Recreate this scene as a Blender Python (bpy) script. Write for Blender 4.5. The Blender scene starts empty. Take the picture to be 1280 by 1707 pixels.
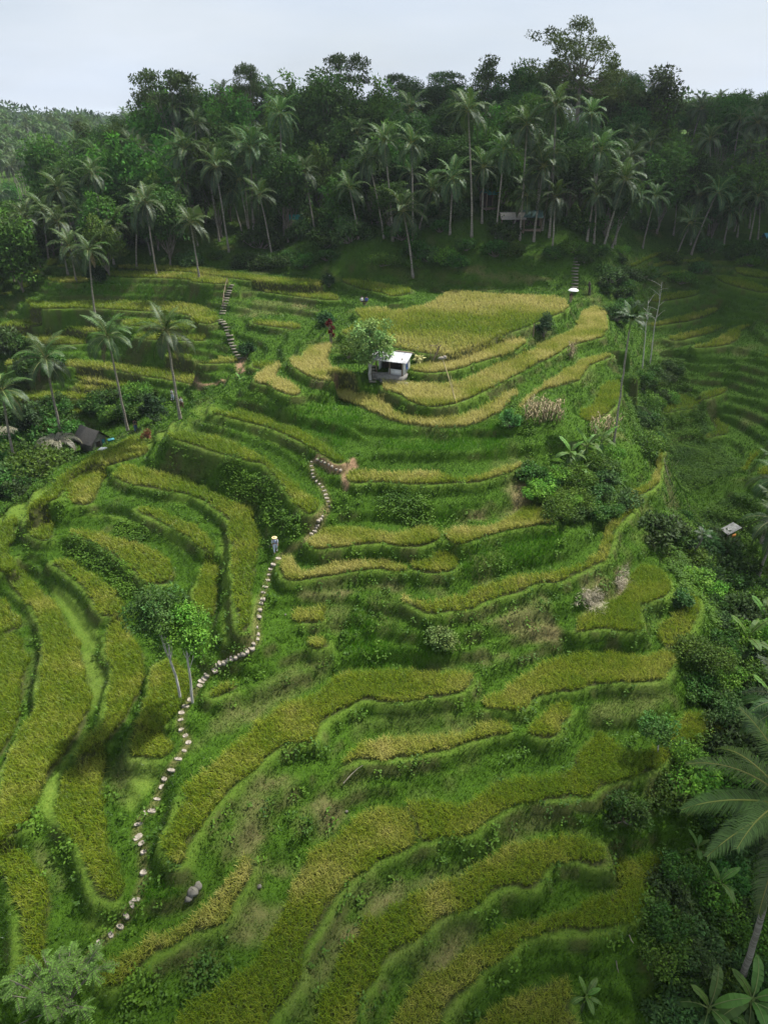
import bpy, math, random
import numpy as np
from mathutils import Vector, Matrix
random.seed(7); RNG = np.random.default_rng(11)
SC = bpy.context.scene
COL = SC.collection
R = math.radians
# ------------------------------------------------------------------ camera
CAM_Z = 40.0; PITCH = R(30.2); F = 1138.0
cam = bpy.data.cameras.new("camera"); cam.lens = 24; cam.sensor_width = 36; cam.sensor_fit = 'AUTO'
cam.clip_start = 0.5; cam.clip_end = 9000
cam_ob = bpy.data.objects.new("camera", cam); COL.objects.link(cam_ob)
cam_ob.location = (0, 0, CAM_Z); cam_ob.rotation_euler = (R(90) - PITCH, 0, 0)
SC.camera = cam_ob
# ------------------------------------------------------------------ light
SUN_EL, SUN_AZ_VEC = R(54), (0.8, 0.6)
SUN_STRENGTH, SKY_STRENGTH = 4.9, 0.06
w = bpy.data.worlds.new("World"); SC.world = w; w.use_nodes = True
nt = w.node_tree; nt.nodes.clear()
wo = nt.nodes.new("ShaderNodeOutputWorld"); bg = nt.nodes.new("ShaderNodeBackground")
sky = nt.nodes.new("ShaderNodeTexSky"); sky.sky_type = 'NISHITA'; sky.sun_disc = False
sky.sun_elevation = SUN_EL; sky.sun_rotation = math.atan2(SUN_AZ_VEC[0], SUN_AZ_VEC[1])
sky.air_density = 1.0; sky.dust_density = 2.5; sky.ozone_density = 1.0; sky.altitude = 200
tc = nt.nodes.new("ShaderNodeTexCoord"); mp = nt.nodes.new("ShaderNodeMapping"); mp.inputs['Scale'].default_value = (1.2, 1.2, 5)
nz = nt.nodes.new("ShaderNodeTexNoise"); nz.inputs['Scale'].default_value = 2.2; nz.inputs['Detail'].default_value = 6; nz.inputs['Roughness'].default_value = .55
rp = nt.nodes.new("ShaderNodeValToRGB"); rp.color_ramp.elements[0].position = .35; rp.color_ramp.elements[1].position = .7
rp.color_ramp.elements[0].color = (.72, .72, .72, 1); rp.color_ramp.elements[1].color = (.99, .99, .99, 1)
mx = nt.nodes.new("ShaderNodeMixRGB"); mx.inputs[2].default_value = (6.9, 7.5, 8.3, 1)
nt.links.new(tc.outputs['Generated'], mp.inputs[0]); nt.links.new(mp.outputs[0], nz.inputs['Vector'])
nt.links.new(nz.outputs[0], rp.inputs[0]); nt.links.new(rp.outputs[0], mx.inputs[0]); nt.links.new(sky.outputs[0], mx.inputs[1])
nz2 = nt.nodes.new("ShaderNodeTexNoise"); nz2.inputs['Scale'].default_value = 1.6; nz2.inputs['Detail'].default_value = 7; nz2.inputs['Roughness'].default_value = .6; nt.links.new(mp.outputs[0], nz2.inputs['Vector'])
rp2 = nt.nodes.new("ShaderNodeValToRGB"); e = rp2.color_ramp.elements; e[0].position = .36; e[0].color = (.90, .935, .99, 1); e[1].position = .66; e[1].color = (1, 1, 1, 1); nt.links.new(nz2.outputs[0], rp2.inputs[0])
mu = nt.nodes.new("ShaderNodeMixRGB"); mu.blend_type = 'MULTIPLY'; mu.inputs[0].default_value = 1; nt.links.new(mx.outputs[0], mu.inputs[1]); nt.links.new(rp2.outputs[0], mu.inputs[2])
nt.links.new(mu.outputs[0], bg.inputs[0]); bg.inputs[1].default_value = SKY_STRENGTH; nt.links.new(bg.outputs[0], wo.inputs[0])
sl = bpy.data.lights.new("sun", 'SUN'); sl.energy = SUN_STRENGTH; sl.angle = R(1.2); sl.color = (1, .95, .86)
so = bpy.data.objects.new("sun", sl); COL.objects.link(so)
_a = Vector((SUN_AZ_VEC[0], SUN_AZ_VEC[1], 0)).normalized()
SUN_DIR = Vector((_a.x * math.cos(SUN_EL), _a.y * math.cos(SUN_EL), math.sin(SUN_EL)))
so.rotation_euler = SUN_DIR.to_track_quat('Z', 'Y').to_euler()
SC.view_settings.view_transform = 'Standard'; SC.view_settings.look = 'None'
SC.view_settings.exposure = 0.95; SC.view_settings.gamma = 1
SC.render.engine = 'CYCLES'
cy = SC.cycles
cy.use_denoising = True
try: cy.denoiser = 'OPENIMAGEDENOISE'
except Exception: pass
cy.max_bounces = 5; cy.diffuse_bounces = 2; cy.glossy_bounces = 1; cy.transmission_bounces = 3; cy.transparent_max_bounces = 6; cy.volume_bounces = 0
cy.sample_clamp_indirect = 4; cy.caustics_reflective = False; cy.caustics_refractive = False
# ------------------------------------------------------------------ tracing tools: photo pixel -> place on the land
def ray(u, v):
    dx = (u - 640.0) / F; dy = -(v - 853.5) / F
    return np.array((dx, math.cos(PITCH) + dy * math.sin(PITCH), -math.sin(PITCH) + dy * math.cos(PITCH)))
def at_z(u, v, z):
    d = ray(u, v); t = (z - CAM_Z) / d[2]
    return np.array((d[0] * t, d[1] * t, z))
OX = dict(a=0, b=320, c=640, d=960); OY = {'1': 440, '2': 760, '3': 1080, '4': 1387}
def trace(s):
    """'a1 10,20 30,40 b2 5,6' : tile then points in quarter pixels of the 1280x1707 photograph"""
    out = []; ox = oy = 0
    for w_ in s.split():
        if w_[0] in OX and ',' not in w_: ox, oy = OX[w_[0]], OY[w_[1]]
        else:
            x, y = w_.split(','); out.append((ox + float(x) / 4, oy + float(y) / 4))
    return out
# ------------------------------------------------------------------ the land: traced control heights
CP = [(640,640,15.3),(800,560,16),(900,500,16),(560,560,15.5),(700,490,16),(500,630,14),(420,660,13.5),(340,690,12.5),
(640,720,13.2),(860,690,14),(960,600,14.8),(1000,500,15),(600,790,11.2),(760,790,11.4),(900,790,11.3),
(640,900,9),(460,920,8.5),(800,880,9.3),(950,880,8.6),(560,950,7.9),(760,1000,7),(1000,930,6.6),
(430,1060,6.3),(310,1190,5),(600,1150,4.9),(240,1440,3.5),(190,1560,2.8),(480,1350,3.2),(640,1300,2.8),(900,1150,3.8),
(640,1700,0),(400,1700,1),(100,1700,2),(0,1600,2),(0,1400,2.4),(100,1250,3.6),(60,1080,3.8),(200,1200,4.2),(380,950,6.8),(380,800,9),
(250,870,6.5),(120,900,5.2),(0,880,4.8),(0,1050,3.2),(250,780,9),(150,790,7.6),(60,850,5.8),(300,720,11),
(165,745,3.8),(90,700,3),(250,690,5),(20,790,1.5),(320,650,7.5),(60,640,5),(200,600,8),(330,600,10),(100,540,10.5),(300,540,12.5),
(60,480,14),(200,490,14.5),(330,480,15),(420,640,12.6),(450,560,13),(450,480,15.3),(560,475,16),(300,445,17),(130,460,16),(20,450,14),(480,420,18.5),
(1010,560,13.5),(1060,600,10),(1095,780,7.2),(1110,900,5),(1110,1000,3.2),(1120,1130,2.5),(1150,1210,1),(1080,1300,1.2),(1050,1400,-.3),
(1060,1500,-1.5),(1000,1600,-2.5),(900,1690,-2.5),(1200,1650,-4),(1280,1500,-3),(1160,1150,-.5),(1200,1000,-1),(1150,900,0),(1130,820,.5),
(1280,1000,1),(1280,1250,-1),(1190,700,3),(1100,700,3.5),(1270,800,4),(1130,600,7),(1250,600,9),(1070,520,11),(1200,530,11),(1120,480,12.5),
(1270,480,14),(1200,440,15),(700,470,16.2),(850,480,16.2),(950,480,16.3),(1010,480,15.5),(760,400,22),(900,405,21.5),(1000,415,20.5),
(600,420,20.5),(480,410,19),(380,415,18.5)]
CW = [(0,150,25),(40,150,25),(-40,150,22),(-40,190,30),(0,190,34),(50,190,34),(90,190,31),(-75,190,20),(-75,150,14),(-110,150,6),(-110,110,5),
(-110,200,6),(-150,250,4),(110,150,20),(140,150,22),(130,220,30),(200,220,32),(100,110,12),(70,60,6),(60,30,4),(50,10,2),(-60,30,0),(-50,60,1),
(-70,80,0),(-80,50,-2),(0,0,-3),(30,0,-5),(-40,5,0),(-200,350,8),(-120,400,12),(-250,450,24),(-100,500,28),(0,300,32),(100,300,34),(200,350,36),
(0,400,25),(200,120,24),(-200,100,4),(-150,0,0),(150,0,10)]
PTS = np.array([at_z(*p) for p in CP] + [np.array(p, float) for p in CW])
def _tps(P):
    X, Y, Z = P[:, 0] / 50, P[:, 1] / 50, P[:, 2]; n = len(X)
    r2 = (X[:, None] - X) ** 2 + (Y[:, None] - Y) ** 2
    K = np.where(r2 > 0, r2 * np.log(r2 + 1e-12), 0) + np.eye(n) * 0.004
    Pm = np.stack([np.ones(n), X, Y], 1)
    A = np.block([[K, Pm], [Pm.T, np.zeros((3, 3))]])
    return np.linalg.solve(A, np.concatenate([Z, np.zeros(3)]))
TW = _tps(PTS)
def base_z(x, y):
    x = np.asarray(x, float); y = np.asarray(y, float); n = len(PTS)
    out = TW[n] + TW[n + 1] * x / 50 + TW[n + 2] * y / 50
    for i in range(n):
        r2 = (x / 50 - PTS[i, 0] / 50) ** 2 + (y / 50 - PTS[i, 1] / 50) ** 2
        out = out + TW[i] * r2 * np.log(r2 + 1e-12)
    far = 24 + 7 * np.sin(x / 170 + 1.3) * np.cos(y / 230 + .4) + 5 * np.sin(x / 71 + y / 97)
    d = np.hypot(x, y - 100)
    k = np.clip((d - 300) / 220, 0, 1); k = k * k * (3 - 2 * k)
    return np.clip(out, -8, 42) * (1 - k) + far * k
# value noise on arrays
def vnoise(x, y, s, seed=0):
    x = np.asarray(x) / s; y = np.asarray(y) / s
    ix = np.floor(x).astype(np.int64); iy = np.floor(y).astype(np.int64); fx = x - ix; fy = y - iy
    fx = fx * fx * (3 - 2 * fx); fy = fy * fy * (3 - 2 * fy)
    def h(a, b):
        n = (a * 374761393 + b * 668265263 + seed * 974711) & 0x7fffffff
        n = ((n ^ (n >> 13)) * 1274126177) & 0x7fffffff
        return ((n ^ (n >> 16)) & 0xffff) / 65535.0
    return (h(ix, iy) * (1 - fx) + h(ix + 1, iy) * fx) * (1 - fy) + (h(ix, iy + 1) * (1 - fx) + h(ix + 1, iy + 1) * fx) * fy
def fbm(x, y, s, seed=0):
    return (vnoise(x, y, s, seed) * .55 + vnoise(x, y, s * .47, seed + 1) * .28 + vnoise(x, y, s * .21, seed + 2) * .17)
# uniform grid for the terraced middle
G = 0.2; X0, X1, Y0, Y1 = -80.0, 84.0, 8.0, 152.0
NX = int(round((X1 - X0) / G)) + 1; NY = int(round((Y1 - Y0) / G)) + 1
gx = X0 + np.arange(NX) * G; gy = Y0 + np.arange(NY) * G
def bil(A, x, y):
    fx = np.clip((np.asarray(x) - X0) / G, 0, NX - 1.001); fy = np.clip((np.asarray(y) - Y0) / G, 0, NY - 1.001)
    i = fx.astype(int); j = fy.astype(int); a = fx - i; b = fy - j
    return (A[j, i] * (1 - a) + A[j, i + 1] * a) * (1 - b) + (A[j + 1, i] * (1 - a) + A[j + 1, i + 1] * a) * b
# base on a coarse grid, then bilinear up
_cx = np.linspace(X0, X1, 206); _cy = np.linspace(Y0, Y1, 181)
_CB = base_z(*np.meshgrid(_cx, _cy))
def up_from(A, ax, ay):
    jx = np.interp(gx, ax, np.arange(len(ax))); jy = np.interp(gy, ay, np.arange(len(ay)))
    i = np.minimum(jx.astype(int), len(ax) - 2); j = np.minimum(jy.astype(int), len(ay) - 2)
    a = (jx - i)[None]; b = (jy - j)[:, None]
    J, I = j[:, None], i[None]
    return (A[J, I] * (1 - a) + A[J, I + 1] * a) * (1 - b) + (A[J + 1, I] * (1 - a) + A[J + 1, I + 1] * a) * b
ZB = up_from(_CB, _cx, _cy)
_ts = np.concatenate([np.arange(14, 160, .1), np.arange(160, 800, 1.0)])
def cast(u, v, Z=None):
    """first hit of the photo ray with the land"""
    d = ray(u, v); x = d[0] * _ts; y = d[1] * _ts; z = CAM_Z + d[2] * _ts
    inside = (x > X0) & (x < X1) & (y > Y0) & (y < Y1)
    g = np.where(inside, bil(ZB if Z is None else Z, x, y), -99)
    hit = np.nonzero(inside & (z <= g))[0]
    if len(hit):
        k = hit[0]; return np.array((x[k], y[k], g[k]))
    m = ~inside & (y > 0)
    g2 = base_z(x[m], y[m]); hit = np.nonzero(z[m] <= g2)[0]
    if len(hit): k = hit[0]; return np.array((x[m][k], y[m][k], g2[k]))
    return np.array((x[-1], y[-1], z[-1]))
def in_poly(px, py, poly):
    r = np.zeros(px.shape, bool); n = len(poly); j = n - 1
    for i in range(n):
        xi, yi = poly[i]; xj, yj = poly[j]
        c = ((yi > py) != (yj > py))
        if yi != yj: r ^= c & (px < (xj - xi) * (py - yi) / (yj - yi) + xi)
        j = i
    return r
def smooth_poly(p, it=2):
    p = np.array(p)
    for _ in range(it):
        q = np.roll(p, -1, 0); p = np.stack([p * .75 + q * .25, p * .25 + q * .75], 1).reshape(-1, p.shape[1])
    return p
# ------------------------------------------------------------------ rice plots traced from the photograph: (ripeness, outline, label, level or None)
PLOTS = [
(.72,"b1 985,455 1050,425 1150,360 1065,300 1280,285 c1 60,310 150,295 310,265 420,170 560,180 760,200 950,205 1200,215 1225,300 1130,335 950,410 800,465 640,530 470,590 400,600 200,575 0,520","broad ripe yellow rice field on the flat hilltop behind the white hut",16),
(1.0,"c1 180,690 260,655 400,660 550,605 700,550 860,505 930,490 940,530 800,600 640,640 500,690 360,715 220,710","short tan rice strip level with the white hut, under the hilltop field",15),
(.92,"b1 1260,770 c1 0,770 150,790 330,795 480,790 640,720 800,650 960,590 1050,525 1200,460 1280,430 d1 0,400 50,310 120,275 195,310 210,470 60,510 0,525 c1 1220,540 1140,600 1000,660 850,745 700,820 560,890 470,920 330,945 200,920 100,850 0,830 b1 1280,820","wide pale rice strip curving below the white hut, with the bamboo pole leaning over it",14.1),
(.85,"b1 890,840 1000,830 1130,870 1280,900 c1 0,910 80,990 200,1020 400,1025 560,1000 700,930 800,860 880,825 900,840 830,920 740,990 640,1040 480,1080 300,1075 100,1040 0,1015 b1 1280,1010 1180,960 1080,920 960,885","yellow rice strip sweeping below the pole, lowest of the curved strips under the hut",13.0),
(.9,"c1 905,975 910,920 990,850 1100,780 1200,710 1280,670 d1 0,650 90,620 240,590 230,615 90,660 30,760 0,775 c1 1180,800 1100,815 1020,840 940,940","tan rice strip running behind the dry stalks",12.9),
(.5,"d1 170,800 260,770 300,790 270,920 190,1010 30,1040 20,990 130,920","small yellow green rice plot beside the slender areca palm",11.2),
(.92,"b1 655,640 680,615 740,620 770,560 900,520 930,540 890,620 910,680 1000,700 1130,740 1000,765 870,770 780,740 700,690","pale ripe rice patch left of the hut tree, below the red shrub",15),
(1.0,"b1 405,760 480,700 600,640 570,700 560,740 640,780 740,840 700,870 600,850 520,800 430,785","tan hook shaped rice patch on the left brow of the hilltop",14.2),
(.22,"b1 100,965 260,985 330,960 480,1020 640,1070 800,1140 900,1200 980,1275 b2 1030,5 980,50 920,5 b1 850,1245 700,1160 560,1095 400,1050 250,1010","long green rice strip ending at the upper fork of the stone path",11.9),
(.28,"a1 1110,1140 1200,1110 1280,1125 b1 140,1140 300,1190 420,1250 480,1280 b2 540,60 620,120 690,200 770,260 850,300 840,340 780,380 720,340 660,260 600,180 540,110 480,30 400,30 300,0 b1 150,1240 0,1190","green rice strip bending down to the zigzag of stepping stones",10.6),
(.3,"a2 770,130 760,100 840,50 990,90 1150,120 1280,150 b2 0,170 110,215 200,290 320,320 400,340 430,480 440,600 420,750 390,900 380,1080 350,1180 310,1120 290,960 275,700 260,450 240,410 180,360 100,300 0,240 a2 1280,245 1100,215 950,190 840,170","green rice strip turning a corner and running down beside the straw hatted walker",7.6),
(.4,"a2 430,240 470,170 560,120 680,95 720,100 670,180 640,260 600,310 540,320 470,290","rounded yellow green rice patch near the left brow",6.9),
(.42,"a2 130,380 300,230 480,80 640,-30 a1 780,1190 900,1130 960,1180 1000,1250 a2 830,20 700,60 560,110 440,170 390,270 300,300","light rice strip along the left brow above the thatched hut",7.9),
(.38,"a2 170,400 230,330 360,300 330,380 350,460 345,540 300,555 220,530 180,480","blunt tongue of rice above the dark hollow at the left",5.7),
(.36,"a2 -200,520 0,450 100,390 130,420 100,480 90,560 40,610 60,660 120,730 90,760 0,765 -200,700","rice strip running out of the frame under the left brow",4.7),
(.3,"a2 900,330 1050,350 1200,410 1280,445 b2 60,480 120,540 150,600 140,640 100,630 0,560 a2 1280,530 1150,470 1000,390 920,360","narrow curved green rice strip inside the corner strip",6.9),
(.46,"a2 450,500 560,480 680,510 830,560 960,600 1080,640 1150,720 1180,810 1100,840 980,850 930,790 820,690 700,610 560,550","wedge of bright yellow green rice above the tree pair",5.7),
(.25,"a2 330,700 450,680 540,730 640,790 740,860 800,940 840,990 830,1045 700,1065 640,1010 600,930 540,840 470,790 380,730","curved green rice strip left of the tree pair crowns",4.7),
(.3,"b2 90,680 140,680 165,760 170,1000 150,1060 60,1000 10,960 40,860 70,760","short upright rice strip behind the bright crowned tree",5.9),
(.4,"a2 40,830 60,770 130,770 220,840 300,910 380,990 420,1060 450,1120 500,1190 530,1280 a3 540,20 560,140 590,260 600,330 580,440 560,500 480,640 380,760 330,830 270,920 220,1050 200,1130 130,1190 0,1290 -200,1290 -100,1100 0,1000 30,900 40,780 110,620 160,510 250,420 260,300 260,180 290,60 a2 310,1200 270,1110 240,1040 200,970 130,930","widest yellow green rice band, down the left edge of the hill",3.4),
(.42,"a2 -200,900 0,940 60,1000 160,1100 140,1130 0,1175 -200,1200","rice corner above the round dark hole at the left edge",3.0),
(.3,"a2 -150,1230 0,1190 130,1180 160,1280 a3 190,60 170,160 160,270 140,400 120,470 60,600 0,720 -150,800","green rice plot at the left edge beside the widest band",2.7),
(.3,"a2 700,1130 830,1080 860,1150 930,1280 a3 960,20 950,140 960,200 920,300 850,440 760,560 700,620 640,650 560,690 480,740 560,650 700,480 720,360 740,250 770,150 740,50 700,0 a2 720,1230","green rice band tapering down past the left of the tree trunks",4.0),
(.32,"a3 1010,110 1160,60 1260,180 1270,290 1200,370 1130,430 1060,560 960,510 880,520 960,420 1010,310 990,230","shaded green rice plot under the pair of trees",4.8),
(.4,"a3 880,530 940,500 1040,530 1120,590 1165,640 1130,690 1000,720 900,715 860,670","small rounded rice plot beside the stepping stones",4.4),
(.34,"a3 400,870 500,800 600,740 690,680 700,760 680,900 680,1040 690,1160 700,1280 a4 760,150 800,260 810,370 790,430 720,440 650,400 600,300 570,180 540,90 500,20 a3 480,1240 430,1150 390,1040 400,960","long tongue of green rice left of the grass lawn",3.2),
(.2,"a4 -100,90 110,90 180,160 250,260 330,380 340,450 300,620 290,760 300,900 200,1000 100,1050 140,900 150,780 140,640 130,500 60,350 0,240 -100,150","mixed green rice in the bottom left corner behind the pale leaved tree",2.2),
(.7,"b2 1035,120 1060,90 1280,100 c2 200,110 380,100 450,140 540,150 620,130 780,80 900,45 940,25 900,70 760,120 600,170 460,165 300,180 100,170 0,160 b2 1150,165 1050,165","narrow yellow rice strip right of the earth path fork",11.3),
(.74,"b2 770,580 800,540 900,480 1000,470 1150,490 1280,510 c2 130,520 280,470 350,475 375,520 340,560 220,595 100,590 0,560 b2 1280,560 1100,580 950,600 830,610","yellow rice strip starting at the foot of the earth path",9.2),
(.7,"c2 400,490 480,475 700,470 860,400 950,340 1050,345 1140,400 1150,440 1000,455 880,470 720,510 600,550 490,580 430,550","yellow rice strip below the bare brown bank",9.2),
(.7,"b2 585,680 640,660 680,670 700,740 740,780 850,740 1000,710 1280,690 c2 150,730 150,755 60,750 0,745 b2 1280,730 1100,750 950,780 800,800 700,820 620,820 590,760","thin L shaped yellow rice strip right of the walker",8.1),
(.76,"c2 180,710 300,700 430,650 480,670 485,730 440,755 290,770 190,745","stubby yellow rice strip ending at the bright grass slope",8.1),
(.66,"c2 110,930 170,920 230,970 320,975 500,940 640,880 800,830 880,790 1000,780 1150,760 1280,740 d2 120,680 170,590 190,480 240,420 330,370 360,300 330,240 400,210 480,190 530,110 545,0 560,-60 585,-60 570,0 560,120 530,200 420,250 380,340 340,400 260,460 240,560 210,680 130,710 60,750 0,770 c2 1180,830 1000,830 930,890 820,910 700,940 560,1020 400,1020 310,1045 230,1010 170,970","longest yellow rice ribbon, climbing the right shoulder of the hill",7.0),
(.55,"b2 660,1060 700,1040 800,1010 885,990 890,1060 860,1095 700,1095","tiny square rice patch below the dry bank",6.6),
(.6,"b2 760,1225 850,1195 910,1230 900,1262 800,1268","tiny pale rice tuft above the bright green plot",6.0),
(.5,"b3 100,280 200,240 300,220 290,260 140,320","tiny rice patch beside the curve of the stone path",5.2),
(.42,"d2 0,1120 60,1050 200,1000 330,900 380,740 480,720 560,760 630,840 610,920 460,965 430,1000 430,1090 450,1150 360,1155 180,1135 0,1160 c2 1275,1170","green and gold rice plot beside the white straw heap",4.9),
(.42,"d2 560,1090 640,1085 700,1020 720,920 800,920 830,1010 790,1100 730,1190 650,1270 590,1270 560,1200","rice corner on the right lip of the hill",3.7),
(.5,"c3 670,340 760,310 860,220 1000,150 1080,80 1200,50 1280,45 d3 100,30 300,45 540,45 570,15 640,15 645,90 630,140 560,200 420,215 220,215 80,240 0,270 c3 1240,275 1090,280 1000,320 940,390 880,410 760,390 680,385","golden rice band below the straw heap, its front edge showing stems",3.5),
(.6,"c3 0,140 150,150 330,170 480,160 600,160 600,200 540,270 400,310 300,320 150,345 0,350 b3 1160,320 1050,370 960,420 880,460 845,490 820,590 780,620 690,610 600,640 520,690 440,770 340,850 260,920 180,1000 120,1080 40,1200 0,1250 a4 1270,20 1220,200 1180,205 1130,130 1080,80 a3 1130,1240 1180,1180 1200,1060 1250,960 b3 0,880 100,800 150,760 250,660 400,570 440,490 560,400 700,350 850,280 900,230 1000,170","broad golden rice band sweeping across the middle of the hill to the stepping stones",4.3),
(.56,"c3 960,520 1000,490 1080,440 1130,370 1200,355 1260,380 1240,440 1190,480 1170,550 1090,600 970,560","small island of rice ringed by grass banks",2.9),
(.6,"b3 1000,760 1070,690 1120,650 1280,590 c3 150,600 320,600 430,570 560,560 700,500 800,480 850,510 840,550 640,595 550,610 450,665 270,685 100,720 0,735 b3 1180,730 1100,720 1020,775","golden rice strip just under the broad band",2.9),
(.42,"c3 150,1030 200,1000 350,1030 500,1050 640,990 740,920 880,870 1080,860 1280,800 d3 0,700 80,610 160,560 280,640 430,690 540,680 640,600 700,480 760,420 900,450 1000,520 880,560 720,620 620,690 560,770 420,830 250,870 150,920 100,980 0,975 c3 1100,1000 900,1010 780,1080 640,1160 580,1220 480,1240 350,1235 290,1280 250,1270 200,1160","long rice band under the small white stemmed tree at the right",1.6),
(.36,"c3 0,1060 120,1060 170,1150 225,1270 c4 130,110 0,155 b4 1180,210 1080,290 980,370 930,460 880,560 820,660 750,740 740,830 720,940 700,1030 600,1120 530,1180 510,1280 450,1500 -250,1500 -100,1230 b4 0,1150 180,1050 270,960 390,890 440,850 500,760 520,690 580,590 640,500 700,300 720,230 830,120 960,20 b3 1080,1150 1150,1080","broad green gold rice band running down to the bottom edge",1.4),
(.7,"a4 650,880 800,850 900,790 1000,720 1130,680 1200,600 1280,580 b4 130,450 200,350 230,290 300,260 340,140 390,125 405,200 380,310 320,400 270,460 240,560 190,610 0,650 a4 1150,740 1000,800 920,900 800,1000 700,1000","pale yellow rice strip by the grey rocks, above the pale leaved tree",2.5),
(.46,"b4 780,1500 830,1280 890,1060 970,910 1010,790 1100,680 1200,570 1280,500 c4 150,430 350,350 540,270 700,180 780,100 960,60 1100,40 1280,10 d4 180,110 220,200 100,215 c4 1280,170 1130,190 1080,240 1020,330 980,370 880,345 760,355 680,410 600,480 420,530 330,600 230,690 100,740 30,800 b4 1280,840 1220,950 1150,1050 1100,1160 1070,1280 1040,1500","second lowest rice band, rising from the bottom edge to the shrub at right",0.3),
(.46,"c4 0,1500 60,1280 130,1130 220,1020 340,950 450,860 640,720 800,640 920,590 1100,580 1280,500 d4 130,430 300,390 270,190 330,160 420,190 460,430 430,540 280,600 100,640 0,640 c4 1250,625 1100,650 960,670 870,720 840,790 660,890 600,990 480,1090 410,1160 370,1280 330,1500","lowest long rice band with a bend at its right end",-0.9),
(.3,"d4 440,150 600,130 640,200 560,380 480,410 430,260","dark rice patch at the foot of the hill near the banana plants",-1.3),
(.45,"c4 560,1500 620,1280 700,1190 840,1120 960,1040 1080,1000 1200,980 1250,1060 1220,1170 1290,1280 1300,1500","rice plot cut by the bottom edge of the view",-2.3),
# terraces across the left gully
(.8,"a1 330,90 600,85 590,122 350,118","pale rice plot below the topmost left palm",None),
(.5,"a1 700,52 900,50 1280,58 b1 250,100 240,130 0,115 a1 1280,95 1000,85 720,80","upper rice strip on the left terraces",None),
(.42,"a1 780,2 1280,15 b1 250,45 500,85 700,98 900,108 860,142 600,130 300,92 0,50 a1 1280,45 800,28","topmost rice strip on the left terraces under the forest edge",None),
(.4,"a1 180,225 240,248 600,248 900,242 1280,258 b1 150,310 190,370 100,400 0,360 a1 1280,335 1100,315 900,305 600,285 200,295","broad rice terrace reaching the steps across the left gully",None),
(.5,"b1 345,125 600,160 900,190 1000,210 960,240 700,210 420,170","rice strip right of the steps under the forest",None),
(.42,"b1 970,90 1280,128 c1 0,130 230,170 60,215 b1 1280,185 1100,155","rice strip at the foot of the forest bank, past the figure in white",None),
(.5,"a1 0,490 150,468 480,478 620,520 400,535 0,535","rice strip behind the feathery left palm",None),
(.42,"a1 30,640 260,635 540,640 780,660 920,688 1150,700 1280,732 b1 190,748 180,782 0,795 a1 1280,792 1100,762 900,732 780,702 500,672 40,672","long low rice strip across the left gully",None),
(.42,"a1 510,730 640,740 800,788 940,790 930,835 800,825 680,785 520,772","rice strip between the two middle palms",None),
(.4,"a1 20,850 520,848 600,868 930,868 930,895 500,892 20,895","low rice strip behind the left palm trunks",None),
(.4,"b1 0,608 200,618 310,618 300,652 0,658","rice strip left of the lower steps",None),
(.4,"b1 400,640 550,648 540,692 400,684","small rice plot at the foot of the lower steps",None),
(.42,"b1 400,362 560,378 720,398 720,428 560,412 400,392","short rice strip on the bank right of the upper steps",None),
(.42,"a1 820,372 960,362 1280,392 b1 150,372 190,388 0,420 a1 1280,425 1000,412 830,402","rice strip behind the crown of the palm on the left brow",None),
(.42,"a1 880,470 1000,445 1280,470 b1 90,480 90,505 a1 1280,505 1000,500","rice strip left of the middle of the lower steps",None),
(.4,"a1 1100,592 1280,600 1280,642 1110,632","short rice strip between the brow palm and the lower steps",None),
(.42,"a1 0,392 120,372 540,372 560,390 300,400 0,418","thin rice strip above the feathery left palm",None),
(.4,"a1 300,425 640,415 700,440 420,458","thin rice strip behind the second gully palm's crown",None),
(.42,"a1 20,715 480,700 500,724 40,748","thin rice strip behind the leftmost gully palms",None),
(.42,"a1 480,795 680,805 900,850 900,870 660,842 480,825","thin rice strip above the dark bushes by the thatched hut",None),
(.4,"a1 20,912 560,912 560,938 20,945","rice strip low behind the left palm trunks, above the lowest one",None),
(.4,"a1 20,972 560,960 560,987 20,1007","lowest rice strip behind the left palm trunks",None),
# terraces across the right gully
(.3,"d1 490,210 640,188 820,175 800,205 640,232 500,255","upper shaded rice terrace on the right slope",None),
(.35,"d1 500,395 720,338 930,288 955,305 780,372 600,395 500,412","shaded rice terrace stepping right behind the thin tree",None),
(.35,"d1 600,488 800,438 960,398 965,422 860,462 660,512","middle shaded rice terrace on the right slope",None),
(.4,"d1 780,540 900,518 980,468 1060,418 1190,398 1080,432 1100,472 1060,512 960,542 800,554","zigzag rice terrace on the right slope",None),
(.35,"d1 560,970 660,918 650,850 830,908 820,952 700,964 600,988","rice terrace low in the right gully",None),
(.35,"d1 780,880 1000,808 1018,838 830,910","slanting rice terrace in the right gully",None),
(.3,"d1 850,1140 950,1110 900,1020 1050,1100 900,1155","lowest rice terrace in the right gully",None),
(.2,"d1 930,75 1050,85 1280,155 1280,195 1100,155 960,112","dark grassy rice terrace high on the right slope",None),
(.2,"d1 1060,15 1280,50 1280,100 1070,62","topmost dark rice terrace at the right edge",None),
]
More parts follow.
